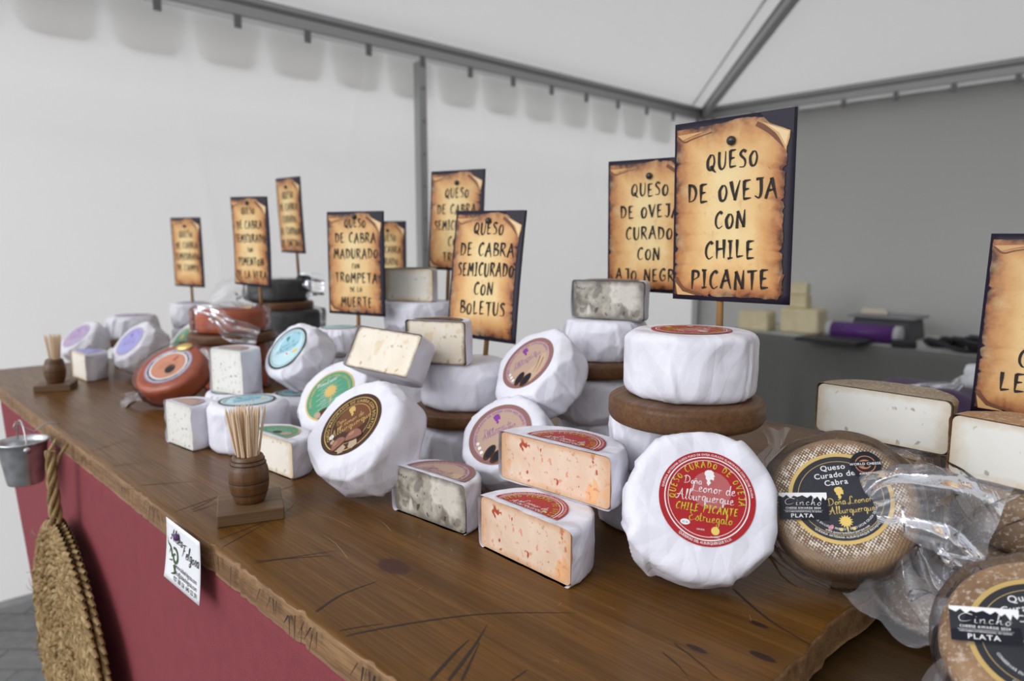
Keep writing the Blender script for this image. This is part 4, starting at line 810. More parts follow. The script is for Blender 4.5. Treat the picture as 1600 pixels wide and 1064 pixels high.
# printed card pinned to the front edge
cd = thing('card', 'white printed card with a green lizard pinned to the counter edge', 'card', Matrix((ux, vy, Vector((0, 0, 1)))).transposed().to_4x4())
Mc = cd.matrix_world.copy(); Mc.translation = on(.388, -.0125, -.031) ; cd.matrix_world = Mc
CW, CH = .104, .074
bend = lambda x, y, k: (x, -k - .006 * ((.5 - y / CH) ** 2) * (1 - .4 * x / CW) - .0 , y)
V = []; nx = 12; ny = 12
for i in range(nx + 1):
    for j in range(ny + 1): V.append(bend((i / nx - .5) * CW, (j / ny - .5) * CH, 0))
cardm = mesh('paper', V, [(i * (ny + 1) + j, (i + 1) * (ny + 1) + j, (i + 1) * (ny + 1) + j + 1, i * (ny + 1) + j + 1) for i in range(nx) for j in range(ny)], [ink('card_white', (.86, .86, .88))], cd)
md = cardm.modifiers.new('thickness', 'SOLIDIFY'); md.thickness = .0004; md.offset = -1
I_LEAF = ink('card_olive_green', (.075, .12, .05)); I_DARKT = ink('card_black', (.03, .03, .03))
a = Art(step=.0001); a.k = 2
a.hand('Aldea', -.018, .014, .015, I_DARKT, SC_, .12, .05, slant=.25); a.hand('Felgosa', .024, .004, .016, I_DARKT, SC_, .12, .05, slant=.25)
sp = [(-.022 + (.0035 + .0019 * q) * math.cos(q + 1) * .62, -.004 + (.0035 + .0019 * q) * math.sin(q + 1) * .62) for q in (k * .35 for k in range(22))]; a.ribbon(sp, .0015, .006, I_LEAF)
a.ribbon(spline([(-.030, -.006), (-.036, .004), (-.044, .008), (-.047, .016)]), .004, .001, I_LEAF); a.ribbon(spline([(-.024, -.014), (-.020, -.022), (-.030, -.026)]), .006, .002, I_LEAF); a.ribbon([(-.036, .003), (-.040, -.004)], .0025, .001, I_LEAF); a.ribbon([(-.030, -.010), (-.040, -.012)], .0025, .001, I_LEAF)
for k, (tx, h_) in enumerate((('www.aldeafelgosa.com', .0075), ('info@aldeafelgosa.com', .0075), ('927 188 136  646 122 391', .0075))): a.type(tx, .012, -.016 - k * .0078, h_, I_DARKT, xs=.82)
a.build('print', cardm, fn=lambda x, y, z: bend(x, y, .0006 + z))
MB().lathe([(.0001, .004), (.003, .0036), (.0042, .002), (.0046, 0), (.0001, 0)], 16).build('pin', ink('purple_pin', (.10, .05, .16)), cd, True, Matrix.Translation((-.012, -.002, .024)) @ Matrix.Rotation(R(90), 4, 'X'))
# ---------------------------------------------------------------- parchment signs
CARD = flat('sign_dark_border', (0.014, 0.009, 0.022), 0.5, 0.35); SINK = flat('sign_ink', (0.016, 0.010, 0.007), 0.5, 0.3)
def m_parch(name, sat=1.0):
    t = NT(name); u = t.n('ShaderNodeSeparateXYZ'); t.l(t.uv(), u.inputs[0]); v = t.mapp(t.uv(), (1, 1.42, 1))
    d = t.math('MINIMUM', t.math('MINIMUM', u.outputs[0], t.math('SUBTRACT', 1.0, u.outputs[0])), t.math('MULTIPLY', t.math('MINIMUM', u.outputs[1], t.math('SUBTRACT', 1.0, u.outputs[1])), 1.42))
    e = t.math('ADD', d, t.math('MULTIPLY', t.math('SUBTRACT', t.noise(v, 4.5, 5, .6), .5), .26))
    c = t.ramp(e, [(-.02, (.10, .028, .010)), (.035, (.34, .12, .035)), (.12, (.60, .30, .10)), (.27, (.76, .50, .21)), (.42, (.80, .60, .29))])
    c = t.mix(t.math('MULTIPLY', t.ramp(t.noise(v, 9, 5, .65), [(.55, 0.0), (.72, 1.0)]), .45), c, (.42, .17, .055))
    c = t.mix(t.math('MULTIPLY', t.ramp(t.noise(v, 3.2, 3), [(.5, 0.0), (.7, 1.0)]), .4), c, (.84, .70, .36))
    t.bsdf(c, .42, .4); return t.m
PARCH = m_parch('parchment_print'); FOLD = flat('parchment_fold', (.62, .36, .14), .42, .4); FOLDD = flat('parchment_scorch', (.16, .055, .02), .45, .4); FOLDL = flat('parchment_pale_fold', (.78, .58, .32), .42, .4)
PIN = flat('dark_drawing_pin', (.03, .028, .03), .25, .6)
SW, SH = .148, .210
def sign(M, lines, label, stick, seed=1, bow=0.0, skew=0.0, pin=(0.02, .375), stick_x=0.0, wt=.19):
    """card centre at the origin of M, x right, z up, the print looks along -y; lines = (text, height from the top 0..1, cap height)"""
    t = thing('sign', label, 'sign', M, 'burnt parchment signs over the cheeses')
    fn = lambda x, y, k: (x + skew * (y / SH) ** 2, -k - bow * (1 - (2 * x / SW) ** 2) - bow * .6 * (y / SH) ** 2, y)
    V = []; nx, ny = 16, 20
    for i in range(nx + 1):
        for j in range(ny + 1): V.append(fn((i / nx - .5) * SW, (j / ny - .5) * SH, 0))
    F = [(i * (ny + 1) + j, (i + 1) * (ny + 1) + j, (i + 1) * (ny + 1) + j + 1, i * (ny + 1) + j + 1) for i in range(nx) for j in range(ny)]
    card = mesh('card', V, F, [CARD], t); md = card.modifiers.new('thickness', 'SOLIDIFY'); md.thickness = .0012; md.offset = -1
    rnd = random.Random(seed); nx, ny = 44, 70; V = []; UV = []
    def jag(n, a, s): base = np.array([[k * .13, s, .5] for k in range(n)]); return (vnoise(base, seed + s, 3) * .5 + vnoise(base, seed + s, 9) * .5) * a + np.array([(-a * 1.6 if rnd.random() < .05 else 0) for k in range(n)])
    lj, rj, tj, bj = jag(ny + 1, .0018, 1), jag(ny + 1, .0026, 2), jag(nx + 1, .0014, 3), jag(nx + 1, .0018, 4)
    for i in range(nx + 1):
        for j in range(ny + 1):
            s_, q = i / nx, j / ny; x0 = -SW / 2 + .0035 - lj[j]; x1 = SW / 2 - .0075 + rj[j] - .003 * math.sin(q * 3); y0 = -SH / 2 + .006 - bj[i]; y1 = SH / 2 - .007 + tj[i] + .004 * math.exp(-((s_ - .62) / .16) ** 2)
            if s_ > .80: y1 -= (s_ - .80) / .2 * .012
            V.append(fn(x0 + (x1 - x0) * s_, y0 + (y1 - y0) * q, .0009)); UV.append((s_, q))
    mesh('parchment', V, [(i * (ny + 1) + j, (i + 1) * (ny + 1) + j, (i + 1) * (ny + 1) + j + 1, i * (ny + 1) + j + 1) for i in range(nx) for j in range(ny)], [PARCH], card, uv=UV, smooth=False)
    a = Art(step=.00012); a.k = 9; X = lambda u: (u - .5) * SW; Y = lambda v: (.5 - v) * SH
    q = lambda P: [(X(u), Y(v)) for u, v in P]
    a.ribbon(spline(q([(.70, .055), (.80, .10), (.87, .15), (.915, .19)])), .006, .004, FOLDD); a.up(); a.poly(q([(.74, .05), (.96, .11), (.955, .15), (.93, .205), (.86, .12)]), FOLD); a.up(); a.poly(q([(.78, .065), (.95, .115), (.93, .185), (.875, .115)]), FOLDL); a.up()
    a.poly(q([(.72, .0), (.985, .0), (.985, .13), (.95, .105), (.80, .06)]), CARD)
    a.ribbon(spline(q([(.03, .07), (.09, .105), (.17, .092), (.34, .068)])), .0022, .0012, FOLDD); a.poly(q([(.03, .065), (.08, .095), (.15, .08), (.26, .06)]), FOLD)
    a.ribbon(spline(q([(.03, .875), (.10, .935), (.2, .955), (.34, .975)])), .006, .002, FOLDD); a.up(); a.poly(q([(.03, .90), (.10, .952), (.22, .972), (.05, .972)]), FOLD); a.ribbon(spline(q([(.95, .84), (.925, .89), (.93, .94), (.90, .975)])), .003, .0015, FOLDD)
    a.up(); a.seed = random.Random(seed + 20)
    for (txt, v, h, *dx) in lines:
        w = a.width(txt, BR, .16) * h; xs = min(1.0, .80 * SW / w); a.hand(txt, .0015 + (dx[0] if dx else 0), Y(v) - h / 2, h, SINK, wt=wt, gap=.16, jit=.05, xs=xs, rot=.015)
    a.build('lettering', card, fn=fn)
    if pin: MB().lathe([(.0001, .005), (.0035, .0045), (.0052, .002), (.0054, 0), (.0001, 0)], 18).build('pin', PIN, t, True, Matrix.Translation((pin[0] * 0 + .001, -.0025 - bow, SH * pin[1])) @ Matrix.Rotation(R(90), 4, 'X'))
    zt = SH * .40; m = MB().tube([(stick_x, .005 + bow * .2, -SH / 2 - stick), (stick_x, .005 + bow * .2, -SH / 2), (stick_x, .005 + bow * .2, zt)], .0042, 10)
    m.build('stick', STAKE, t, True)
    return t
W5 = .0200
def L5(*t): vs = {5: (.225, .385, .545, .705, .865), 4: (.235, .40, .56, .72), 6: (.17, .31, .45, .575, .70, .86)}[len(t)]; return [(x, v, W5) for x, v in zip(t, vs)]
def sg(x, y, zT, yaw, pitch, roll): return frame(x, y, T + zT, yaw, pitch, roll)
sign(sg(.251, .80, .374, -45.5, 1.5, -.1), [('QUESO', .225, .0195), ('DE OVEJA', .39, .0215), ('CON', .55, .0195), ('CHILE', .71, .0205), ('PICANTE', .875, .0215)], 'parchment sign reading chile picante, largest and nearest, on the cheese atop the boards', .040, 1, pin=(0, .372), stick_x=-.012)
sign(sg(.218, 1.105, .366, -38, 3, 1), L5('QUESO', 'DE OVEJA', 'CURADO', 'CON', 'AJO NEGRO'), 'parchment sign reading ajo negro, half behind the chile picante sign', .055, 2, stick_x=-.018)
sign(sg(-.045, 1.119, .288, -38.2, -6, 1.5), [('QUESO', .135, .0195), ('DE CABRA', .30, .0215), ('SEMICURADO', .455, .0215), ('CON', .605, .0205), ('BOLETUS', .755, .0215)], 'parchment sign reading boletus with a big black pin over its top line', .045, 3, pin=(0, .42), skew=.006, stick_x=.012)
sign(sg(-.119, 1.467, .39, -35.5, -2.5, 1.4), L5('QUESO', 'DE CABRA', 'SEMICURADO', 'CON', 'TRUFA'), 'tall parchment sign half hidden behind the boletus sign', .085, 4, stick_x=-.02)
sign(sg(-.319, 1.401, .301, -28, 0, .6), [('QUESO', .11, .017), ('DE CABRA', .25, .020), ('MADURADO', .40, .020), ('CON', .52, .010), ('TROMPETA', .635, .020), ('DE LA', .75, .010), ('MUERTE', .87, .020)], 'parchment sign reading trompeta de la muerte left of the stacked pale half cheese', .045, 5, pin=(0, .45), stick_x=.0)
sign(sg(-.356, 1.98, .305, -38, 0, 1), L5('QUESO', 'DE CABRA', 'CURADO', 'CON', 'ROMERO'), 'small parchment sign peeping out behind the trompeta de la muerte sign', .14, 6)
sign(sg(-.455, 1.204, 0, 0, 0, 0), [], 'x', .01, 7) if False else None
sign(sg(-.62, 1.641, .348, -36, 1.5, 1.9), [('QUESO', .15, .016), ('DE CABRA', .31, .019), ('SEMICURADO', .46, .019), ('CON', .59, .010), ('PIMENTON', .72, .019), ('DE LA VERA', .87, .019)], 'bent parchment sign rising from the dark red cheese in plastic film', .06, 8, bow=.004, skew=-.012, pin=(0, .43), stick_x=.018)
sign(sg(-.629, 1.966, .425, -46, 3, 1.6), L5('QUESO', 'DE CABRA', 'CURADO', 'AL CARBON', 'DE ENCINA'), 'highest parchment sign on the left, over the charcoal cheeses', .075, 9, bow=.004, skew=.010, stick_x=.012)
sign(sg(-.992, 2.105, .321, -31, 1, .7), L5('QUESO', 'DE CABRA', 'SEMICURADO', 'DE CAMPO'), 'leftmost parchment sign standing in the white cheeses', .060, 10, bow=.002, skew=-.004)
s10 = Vector((.690 * .80, .80, 0)); d10 = Vector((math.cos(R(-45)), math.sin(R(-45)), 0)); c10 = s10 + d10 * .074
sign(sg(c10.x, c10.y, .242, -45, -2, 1), [('CON', .66, .0215, -.014), ('LECHE', .80, .0215, -.016)], 'parchment sign cut by the right edge of the photo, behind a white cut cheese', .06, 11, pin=(0, .372), stick_x=.02)

# ---------------------------------------------------------------- chile group, front right
def W(*a, **k): return wheel(*a, **k)
def b3(x, y, z): return (x, y, z)
def HC(a, b, z, D, H, seed, label, paste, ext=(0, 0), **k):
    a = Vector((a[0], a[1], 0)); b = Vector((b[0], b[1], 0)); d = (b - a).normalized(); a = a - d * ext[0]; b = b + d * ext[1]; c = (a + b) / 2; Wd = (b - a).length
    return half_cheese(frame(c.x, c.y, T + z, math.degrees(math.atan2(d.y, d.x))), Wd, D, H, seed, label, paste, **k)
WG = 'white paper wrapped cheese wheels'; HG = 'wrapped half cheeses showing their cut side'
W((.186, .672, 1.075), (-.098, -.849, .52), .0705, .065, 21, 'white wrapped wheel with the round red chile picante label facing front', art_red(), .0445, R(-9), group=WG, loff=(.004, .004), planes=13, depth=.035)
W((.202, .765, T + .168), (0, 0, 1), .0715, .072, 22, 'white wrapped wheel with red label on top, standing on the round board', art_red(), .0445, R(160), group=WG, planes=9, depth=.03, xh=(.7, .7, 0))
board(.195, .753, T + .140, .0855, .028, 'dark round board holding the wrapped wheel under the chile picante sign', 1)
W((.180, .800, T + .076), (0, 0, 1), .063, .064, 23, 'white wrapped wheel squeezed just under the largest round board', None, group=WG, planes=8)
W((.172, .812, T), (0, 0, 1), .066, .076, 24, 'white wrapped wheel on the counter between the chile half cheeses and the red label wheel', None, group=WG, planes=8)
HC((-.013, .784), (.102, .677), .061, .070, .058, 31, 'orange-flecked chile half cheese lying on top of another one', P_CHILE, art=art_red(True), lr=.050, loff=(.006, .006), group=HG)
HC((-.035, .731), (.058, .632), 0, .072, .060, 32, 'lower orange-flecked chile half cheese standing on the counter', P_CHILE, art=art_red(True), lr=.046, loff=(-.004, .006), group=HG)

# ---------------------------------------------------------------- black garlic group
HC((.098, 1.098), (.200, 1.030), .221, .056, .061, 33, 'grey marbled half cheese at the top of the stack before the ajo negro sign', P_GREY, art=art_garlic(True), lr=.046, loff=(0, .006), group=HG, corner=.005)
W((.150, 1.092, T + .157), (0, 0, 1), .064, .063, 25, 'white wrapped wheel under the topmost grey marbled half cheese', group=WG)
board(.140, 1.082, T + .132, .071, .025, 'dark round board between the two wrapped wheels of the ajo negro stack', 2)
W((.131, 1.085, T + .060), (0, 0, 1), .068, .072, 26, 'white wrapped wheel below the ajo negro board, right of a leaning wheel', group=WG, planes=8)
W((.140, 1.085, T), (0, 0, 1), .064, .060, 27, 'white wrapped wheel at the foot of the ajo negro stack', group=WG)
W((.060, .990, T + .128), (-.602, -.441, .666), .066, .062, 28, 'upper of the two leaning wheels with a mauve garlic label', art_garlic(), .0445, R(10), group=WG, planes=10)
W((.011, .915, 1.059), (-.415, -.596, .687), .0615, .065, 29, 'lower leaning wheel with a mauve garlic label, behind the chile half cheeses', art_garlic(), .0455, R(12), group=WG, planes=10)
HC((-.150, .839), (-.053, .757), 0, .055, .061, 34, 'grey marbled half cheese standing on the counter before the leaning garlic label wheel', P_GREY, art=art_garlic(True), lr=.050, loff=(.006, .004), group=HG, corner=.006)

# ---------------------------------------------------------------- boletus group
W((-.175, .908, 1.067), (-.459, -.544, .702), .074, .075, 41, 'big leaning wheel with a dark brown mushroom label', art_mush(), .0475, R(14), group=WG, planes=10, depth=.07)
M5 = frame(-.187, .975, T + .185, -34.9, -27.8, 2.5) @ Matrix.Translation((0, 0, -.0325))
half_cheese(M5, .13, .066, .065, 35, 'tilted cream half cheese with flecks resting on the leaning label wheels', P_BOLE, art=art_mush(True), lr=.046, loff=(0, .004), group=HG, corner=.005)
HC((-.160, 1.030), (-.069, .995), .159, .060, .066, 36, 'cream half cheese standing on a wrapped wheel before the boletus sign', P_BOLE, ext=(.0, 0), art=art_mush(True), lr=.040, loff=(0, .003), group=HG, corner=.005)
W((-.072, 1.062, T + .088), (0, 0, 1), .068, .070, 42, 'white wrapped wheel lying on a board under the cream half cheese', group=WG, planes=9)
board(-.080, 1.052, T + .064, .076, .024, 'dark round board glimpsed right of the big mushroom label wheel', 3)
W((-.085, 1.055, T), (0, 0, 1), .066, .064, 43, 'white wrapped wheel on the counter under the board beside the mushroom label wheel', group=WG)
HC((-.270, 1.453), (-.164, 1.418), .221, .060, .070, 37, 'plain cream half cheese at the top of the stack between the two signs', P_TRUF, art=art_green(True), lr=.042, loff=(0, .004), group=HG)
W((-.200, 1.462, T + .160), (0, 0, 1), .075, .061, 44, 'white wrapped wheel under the topmost plain cream half cheese', group=WG)
board(-.200, 1.465, T + .138, .076, .022, 'dark round board inside the tall stack behind the tilted half cheese', 4)
W((-.200, 1.465, T + .069), (0, 0, 1), .070, .069, 45, 'wrapped wheel in the middle of the tall stack behind the tilted half cheese', group=WG)
W((-.200, 1.465, T), (0, 0, 1), .071, .069, 46, 'wrapped wheel at the foot of the tall stack behind the tilted half cheese', group=WG)

# ---------------------------------------------------------------- truffle and blue label groups
W((-.269, 1.128, 1.068), (-.418, -.629, .655), .071, .064, 47, 'leaning wheel with a green label and golden sun', art_green(), .0475, R(14), group=WG)
HC((-.385, 1.009), (-.315, .950), 0, .060, .056, 38, 'plain cream half cheese with a green label behind the near toothpick barrel', P_TRUF, ext=(.045, 0), art=art_green(True), lr=.044, loff=(.0, .005), group=HG)
W((-.446, 1.127, T), (0, 0, 1), .063, .078, 48, 'white wrapped wheel with a blue top label behind the toothpick barrel', art_blue(), .046, R(60), group=WG, planes=7, depth=.03)
W((-.520, 1.255, T), (0, 0, 1), .053, .069, 49, 'wrapped wheel under the speckled white block', art_blue(), .040, R(10), group=WG)
W((-.405, 1.262, T), (0, 0, 1), .050, .063, 50, 'wrapped wheel with a teal label under the leaning blue label wheel', art_blue(), .038, R(100), group=WG)
W((-.375, 1.270, 1.124), (-.488, -.604, .63), .057, .068, 51, 'leaning wheel with a pale blue label before the trompeta sign', art_blue(), .0455, R(12), group=WG, planes=9)
W((-.357, 1.400, T + .114), (0, 0, 1), .050, .057, 52, 'wrapped wheel with a pale top label right under the trompeta sign', art_blue(), .036, group=WG)
W((-.357, 1.405, T + .057), (0, 0, 1), .052, .057, 53, 'second wrapped wheel down under the trompeta sign', group=WG)
W((-.357, 1.405, T), (0, 0, 1), .054, .057, 54, 'lowest wrapped wheel under the trompeta sign', group=WG)
HC((-.555, 1.241), (-.479, 1.196), .070, .062, .082, 39, 'speckled white block standing on a wrapped wheel', P_SPEC, art=art_lav(True, I_TAN), lr=.034, loff=(.004, .004), group=HG, corner=.006, wrap=PAPER)
HC((-.596, 1.149), (-.523, 1.089), 0, .056, .075, 40, 'speckled white block standing on the counter, left of the blue label wheel', P_SPEC, art=art_lav(True, I_TAN), lr=.036, loff=(.004, .004), group=HG, corner=.006)
W((-.356, 1.985, T), (0, 0, 1), .062, .07, 55, 'wrapped wheel at the foot of the small sign behind the trompeta sign', group=WG)

# ---------------------------------------------------------------- paprika and charcoal groups
def rindw(base, n, Rd, H, seed, label, mat, art=None, lr=.05, film=True, lrot=0.0, group=None, amp=.004, name='whole_cheese', gap=.003, loff=(0, 0)):
    t = thing(name, label, 'cheese', axes(base, n), group); rind_wheel(t, Rd, H, seed, mat)
    if art: art.build('label_sticker', t, Matrix.Translation((loff[0], loff[1], H + .0012)) @ Matrix.Rotation(lrot, 4, 'Z'), None, lr)
    if film: film_wrap(t, Rd, H, seed + 3, FILM, gap, amp)
    return t
RG = 'red paprika cheeses in plastic film'; BG = 'charcoal cheeses in plastic film'
p1 = rindw((-.720, 1.455, 1.060), (-.142, -.58, .802), .071, .050, 61, 'red paprika wheel leaning, its round orange label facing front', RIND_RED, art_papri(), .0505, lrot=R(8), group=RG)
MB().lathe([(.0001, .004), (.006, .0036), (.012, .001), (.012, 0), (.0001, 0)], 14).build('gold_tag', I_GOLD, p1, True, Matrix.Translation((.018, .052, .0535)) @ Matrix.Diagonal((1.6, .9, 1, 1)))
film_sheet(p1, [(-.055, -.040, .02), (-.085, -.048, .012), (-.112, -.052, .004)], [.05, .035, .045], 5, FILM2, .006, 16, 14, side=(.3, 1, .2))
film_sheet(p1, [(.062, .03, .055), (.085, .0, .03), (.10, -.03, -.005), (.105, -.05, -.03)], [.03, .05, .05, .03], 6, FILM2, .006, 20, 14, side=(0, .4, 1))
p2 = rindw((-.670, 1.620, T + .136), (0, 0, 1), .078, .058, 62, 'dark red paprika wheel in plastic film lying on a board', RIND_RED, None, group=RG, amp=.007)
film_sheet(p2, [(-.06, -.05, .06), (.0, -.083, .045), (.04, -.09, .01), (.09, -.075, -.004)], [.02, .035, .05, .05], 7, FILM2, .006, 24, 14, side=(0, .3, 1))
film_sheet(p2, [(-.05, .0, .062), (.0, -.02, .066), (.06, -.01, .06)], [.09, .10, .08], 9, FILM2, .004, 20, 20, side=(0, 1, 0))
board(-.670, 1.620, T + .112, .098, .024, 'round board carrying the dark red paprika wheel', 5)
rindw((-.665, 1.625, T + .056), (0, 0, 1), .070, .056, 63, 'red paprika wheel in film under the round board, upper one', RIND_RED, None, group=RG)
rindw((-.665, 1.625, T), (0, 0, 1), .071, .056, 64, 'red paprika wheel in film under the round board, at the bottom', RIND_RED, None, group=RG)
k1 = rindw((-.665, 1.935, T + .186), (0, 0, 1), .080, .060, 65, 'charcoal grey wheel in film at the top of the dark stack', RIND_BLK, None, group=BG, amp=.008)
film_sheet(k1, [(.06, -.02, .03), (.10, -.04, .05), (.145, -.05, .04)], [.05, .075, .06], 11, FILM2, .008, 18, 16)
film_sheet(k1, [(-.06, -.05, .03), (-.10, -.07, .03), (-.14, -.08, -.01)], [.05, .07, .06], 12, FILM2, .008, 18, 16)
board(-.647, 1.925, T + .163, .084, .023, 'round board between the charcoal wheels', 6)
k2 = rindw((-.625, 1.930, T + .082), (0, 0, 1), .079, .080, 66, 'charcoal wheel in shiny film under the board of the dark stack', RIND_BLK, None, group=BG, amp=.009)
rindw((-.630, 1.930, T), (0, 0, 1), .079, .081, 67, 'charcoal wheel at the foot of the dark stack', RIND_BLK, None, group=BG)

# ---------------------------------------------------------------- far left group
W((-1.180, 1.915, 1.056), (-.365, -.565, .74), .060, .070, 71, 'farthest left white wheel, leaning with a mauve label', art_lav(base=I_LAV2), .042, group=WG, mat=PAPER2)
W((-.954, 1.786, 1.064), (-.429, -.616, .661), .066, .070, 72, 'leaning white wheel with a lavender blue label', art_lav(), .044, group=WG, mat=PAPER2)
HC((-1.151, 1.763), (-1.064, 1.684), 0, .062, .070, 73, 'small half cheese at the far left with a lavender top beside the far toothpick barrel', P_TRUF, art=art_lav(True), lr=.05, loff=(.0, .006), group=HG, wrap=PAPER2)
W((-1.095, 1.965, T + .076), (0, 0, 1), .064, .066, 74, 'white wheel lying flat with a mauve label behind the lavender label wheel', art_lav(base=I_LAV2), .046, group=WG, mat=PAPER2)
board(-1.095, 1.965, T + .054, .072, .022, 'round board under the flat mauve label wheel', 7)
W((-1.080, 1.945, T), (0, 0, 1), .060, .054, 75, 'white wheel under the board at the far left', group=WG, mat=PAPER2)
W((-.990, 2.105, T + .092), (0, 0, 1), .056, .076, 76, 'white wheel wrapped in film holding the leftmost sign', art_lav(base=I_LAV2), .04, group=WG, mat=PAPER2)
W((-.990, 2.105, T), (0, 0, 1), .060, .092, 77, 'tall white wheel under the one holding the leftmost sign', group=WG, mat=PAPER2)
W((-.880, 1.905, 1.064), (-.548, -.592, .59), .058, .060, 78, 'white wheel leaning behind the red paprika wheel, green label', art_green(), .036, group=WG, mat=PAPER2)

# ---------------------------------------------------------------- brown rind cheeses at the right corner
BRG = 'brown rind cheeses in plastic bags'
r1 = rindw((.332, .657, 1.076), (-.39, -.652, .651), .067, .055, 81, 'brown basket-marked wheel with a black and gold label, leaning in a plastic bag', RIND_W, art_black(), .0455, group=BRG, lrot=R(-3), amp=.003)
art_cincho().build('award_sticker', r1, Matrix.Translation((-.034, -.004, .0592)) @ Matrix.Rotation(R(-10), 4, 'Z'), None, .0215)
art_award().build('award_seal', r1, Matrix.Translation((.030, .027, .0595)) @ Matrix.Rotation(R(-8), 4, 'Z'), None, .0135)
F3 = Vector((.31, .60, 1.10)); I1 = r1.matrix_world.inverted()
def loc(t, *P): I_ = t.matrix_world.inverted(); return [tuple(I_ @ Vector(p)) for p in P]
film_sheet(r1, [(.020, -.010, .064), (.050, -.014, .066), (.085, -.030, .060), (.115, -.050, .045)], [.035, .060, .085, .10], 21, FILM2, .008, 34, 28, side=(0, 1, .2))
film_sheet(r1, [(-.060, .030, .040), (-.062, .062, .020), (-.045, .082, .012), (-.038, .105, .012)], [.05, .030, .018, .030], 22, FILM2, .005, 26, 16, side=(1, .3, 0))
film_sheet(r1, [(-.068, .040, .02), (-.078, .0, .02), (-.07, -.04, .02), (-.03, -.07, .012)], [.03, .04, .05, .04], 23, FILM, .005, 26, 16, side=(0, 0, 1))
film_sheet(r1, [(.045, .045, .045), (.075, .030, .030), (.10, .0, .020), (.11, -.03, .0)], [.03, .06, .08, .06], 24, FILM, .007, 26, 20, side=(0, 0, 1))
film_sheet(r1, [(.045, -.050, .040), (.060, -.085, .030), (.062, -.115, .020)], [.03, .055, .06], 25, FILM2, .007, 24, 18, side=(1, .2, 0))
# the far slices and the wheels below them
rindw((.445, .805, T), (0, 0, 1), .064, .100, 82, 'brown wheel lying under the larger white cut half', RIND, None, group=BRG, film=True)
half_cheese(frame(.431, .783, T + .104, -48.8), .148, .072, .062, 83, 'large white half cheese with brown rind lying on a brown wheel', P_WHITE, group='white half cheeses with brown rind', corner=.007, lip=.0006, rind=RIND_GREY)
rindw((.532, .655, T + .040), (0, 0, 1), .070, .058, 84, 'brown wheel under the white half cheese at the right edge', RIND, None, group=BRG)
rindw((.535, .650, T - .045), (0, 0, 1), .070, .084, 85, 'lowest brown wheel under the right white half cheese', RIND, None, group=BRG)
hx = Vector((.451, .684, 0)); hd = Vector((math.cos(R(-56)), math.sin(R(-56)), 0)); hc = hx + hd * .072
half_cheese(frame(hc.x, hc.y, T + .1005, -56), .144, .070, .063, 86, 'white half cheese with orange-brown rind cut by the right edge of the photo', P_WHITE, group='white half cheeses with brown rind', corner=.007, lip=.0006, rind=m_rind('orange_rind', False, (.45, .24, .11), (.34, .18, .09)))
r2 = rindw((.418, .492, 1.016), (-.486, -.42, .766), .068, .060, 87, 'nearest brown wheel in a plastic bag, cut by the lower right corner', m_rind('smooth_tan_rind', False, (.34, .20, .095), (.20, .105, .045)), art_black(), .047, group=BRG, lrot=R(-10), amp=.003)
art_cincho().build('award_sticker', r2, Matrix.Translation((-.030, .018, .0642)) @ Matrix.Rotation(R(-22), 4, 'Z'), None, .0225)
film_sheet(r2, [(-.055, .030, .050), (-.075, .060, .040), (-.085, .100, .030)], [.05, .06, .07], 31, FILM2, .007, 24, 20, side=(1, .3, 0))
film_sheet(r2, [(-.068, .010, .030), (-.085, -.02, .02), (-.078, -.06, .02), (-.05, -.09, .02)], [.05, .055, .05, .05], 32, FILM2, .007, 28, 18, side=(0, 0, 1))
film_sheet(r2, [(.0, .066, .045), (-.03, .085, .035), (.0, .11, .03), (.05, .12, .03)], [.04, .05, .06, .05], 33, FILM, .006, 24, 16, side=(0, 0, 1))
rindw((.415, .640, T - .045), (.2, .1, 1), .045, .040, 88, 'small brown cheese low between the two bagged wheels', RIND, None, group=BRG)

# ---------------------------------------------------------------- toothpick barrels
PROF = [(.0001, 0), (.0150, 0), (.0158, .001)]
for k in range(1, 25):
    z = k / 24; r = .0158 + .0062 * math.sin(math.pi * min(1, z * .95 + .03)) ** .9
    PROF.append((r - (.0006 if k in (4, 11, 19, 21) else 0), .001 + .053 * z))
PROF += [(.0135, .0545), (.0125, .050), (.0120, .012), (.0001, .012)]
PICKM = None
def barrel(M, label, n, tilt, first=None, base=.070, h=None):
    t = thing('toothpick_holder', label, 'holder', M, 'barrel shaped toothpick holders')
    rz = Matrix.Rotation(R(0), 3, 'Z'); o = MB().box((0, 0, .007), (base, base * 1.04, .014)).build('base', BASEW, t); bevel(o, .0012)
    b = MB().lathe(PROF, 48).build('barrel', BARREL, t, True, Matrix.Translation((0, 0, .014)))
    for z in (.011, .026, .0455, .0495):
        q = min(PROF[3:27], key=lambda p: abs(p[1] - z)); r = q[0] + .0001
        MB().lathe([(r - .001, q[1] - .0007), (r + .0002, q[1] - .0005), (r + .0002, q[1] + .0005), (r - .001, q[1] + .0007)], 48).build('burnt_ring', BLACK, b, True, Matrix.Translation((0, 0, .014)))
    return t
pick0 = MB().tube([(0, 0, 0), (0, 0, .003), (0, 0, .074), (0, 0, .081)], [.0003, .0010, .0010, .0002], 8).build('toothpick', PICK, None, True)
def picks(M, n, seed, label, group, first):
    rnd = random.Random(seed)
    for k in range(n):
        o = pick0 if (first and k == 0) else pick0.copy()
        if o is not pick0: C.objects.link(o)
        q = rnd.uniform(0, 6.283); r = math.sqrt((k + .5) / n) ; rb_ = .0095 * r; rt_ = rb_ + .0115 * r * rnd.uniform(.6, 1.1); q2 = q + rnd.uniform(-.25, .25)
        a_ = Vector((rb_ * math.cos(q), rb_ * math.sin(q), .0415 + rnd.uniform(0, .004))); b_ = Vector((rt_ * math.cos(q2), rt_ * math.sin(q2), .112))
        o.matrix_world = M @ axes(a_, b_ - a_)
        o['label'] = label; o['category'] = 'toothpick'; o['group'] = group
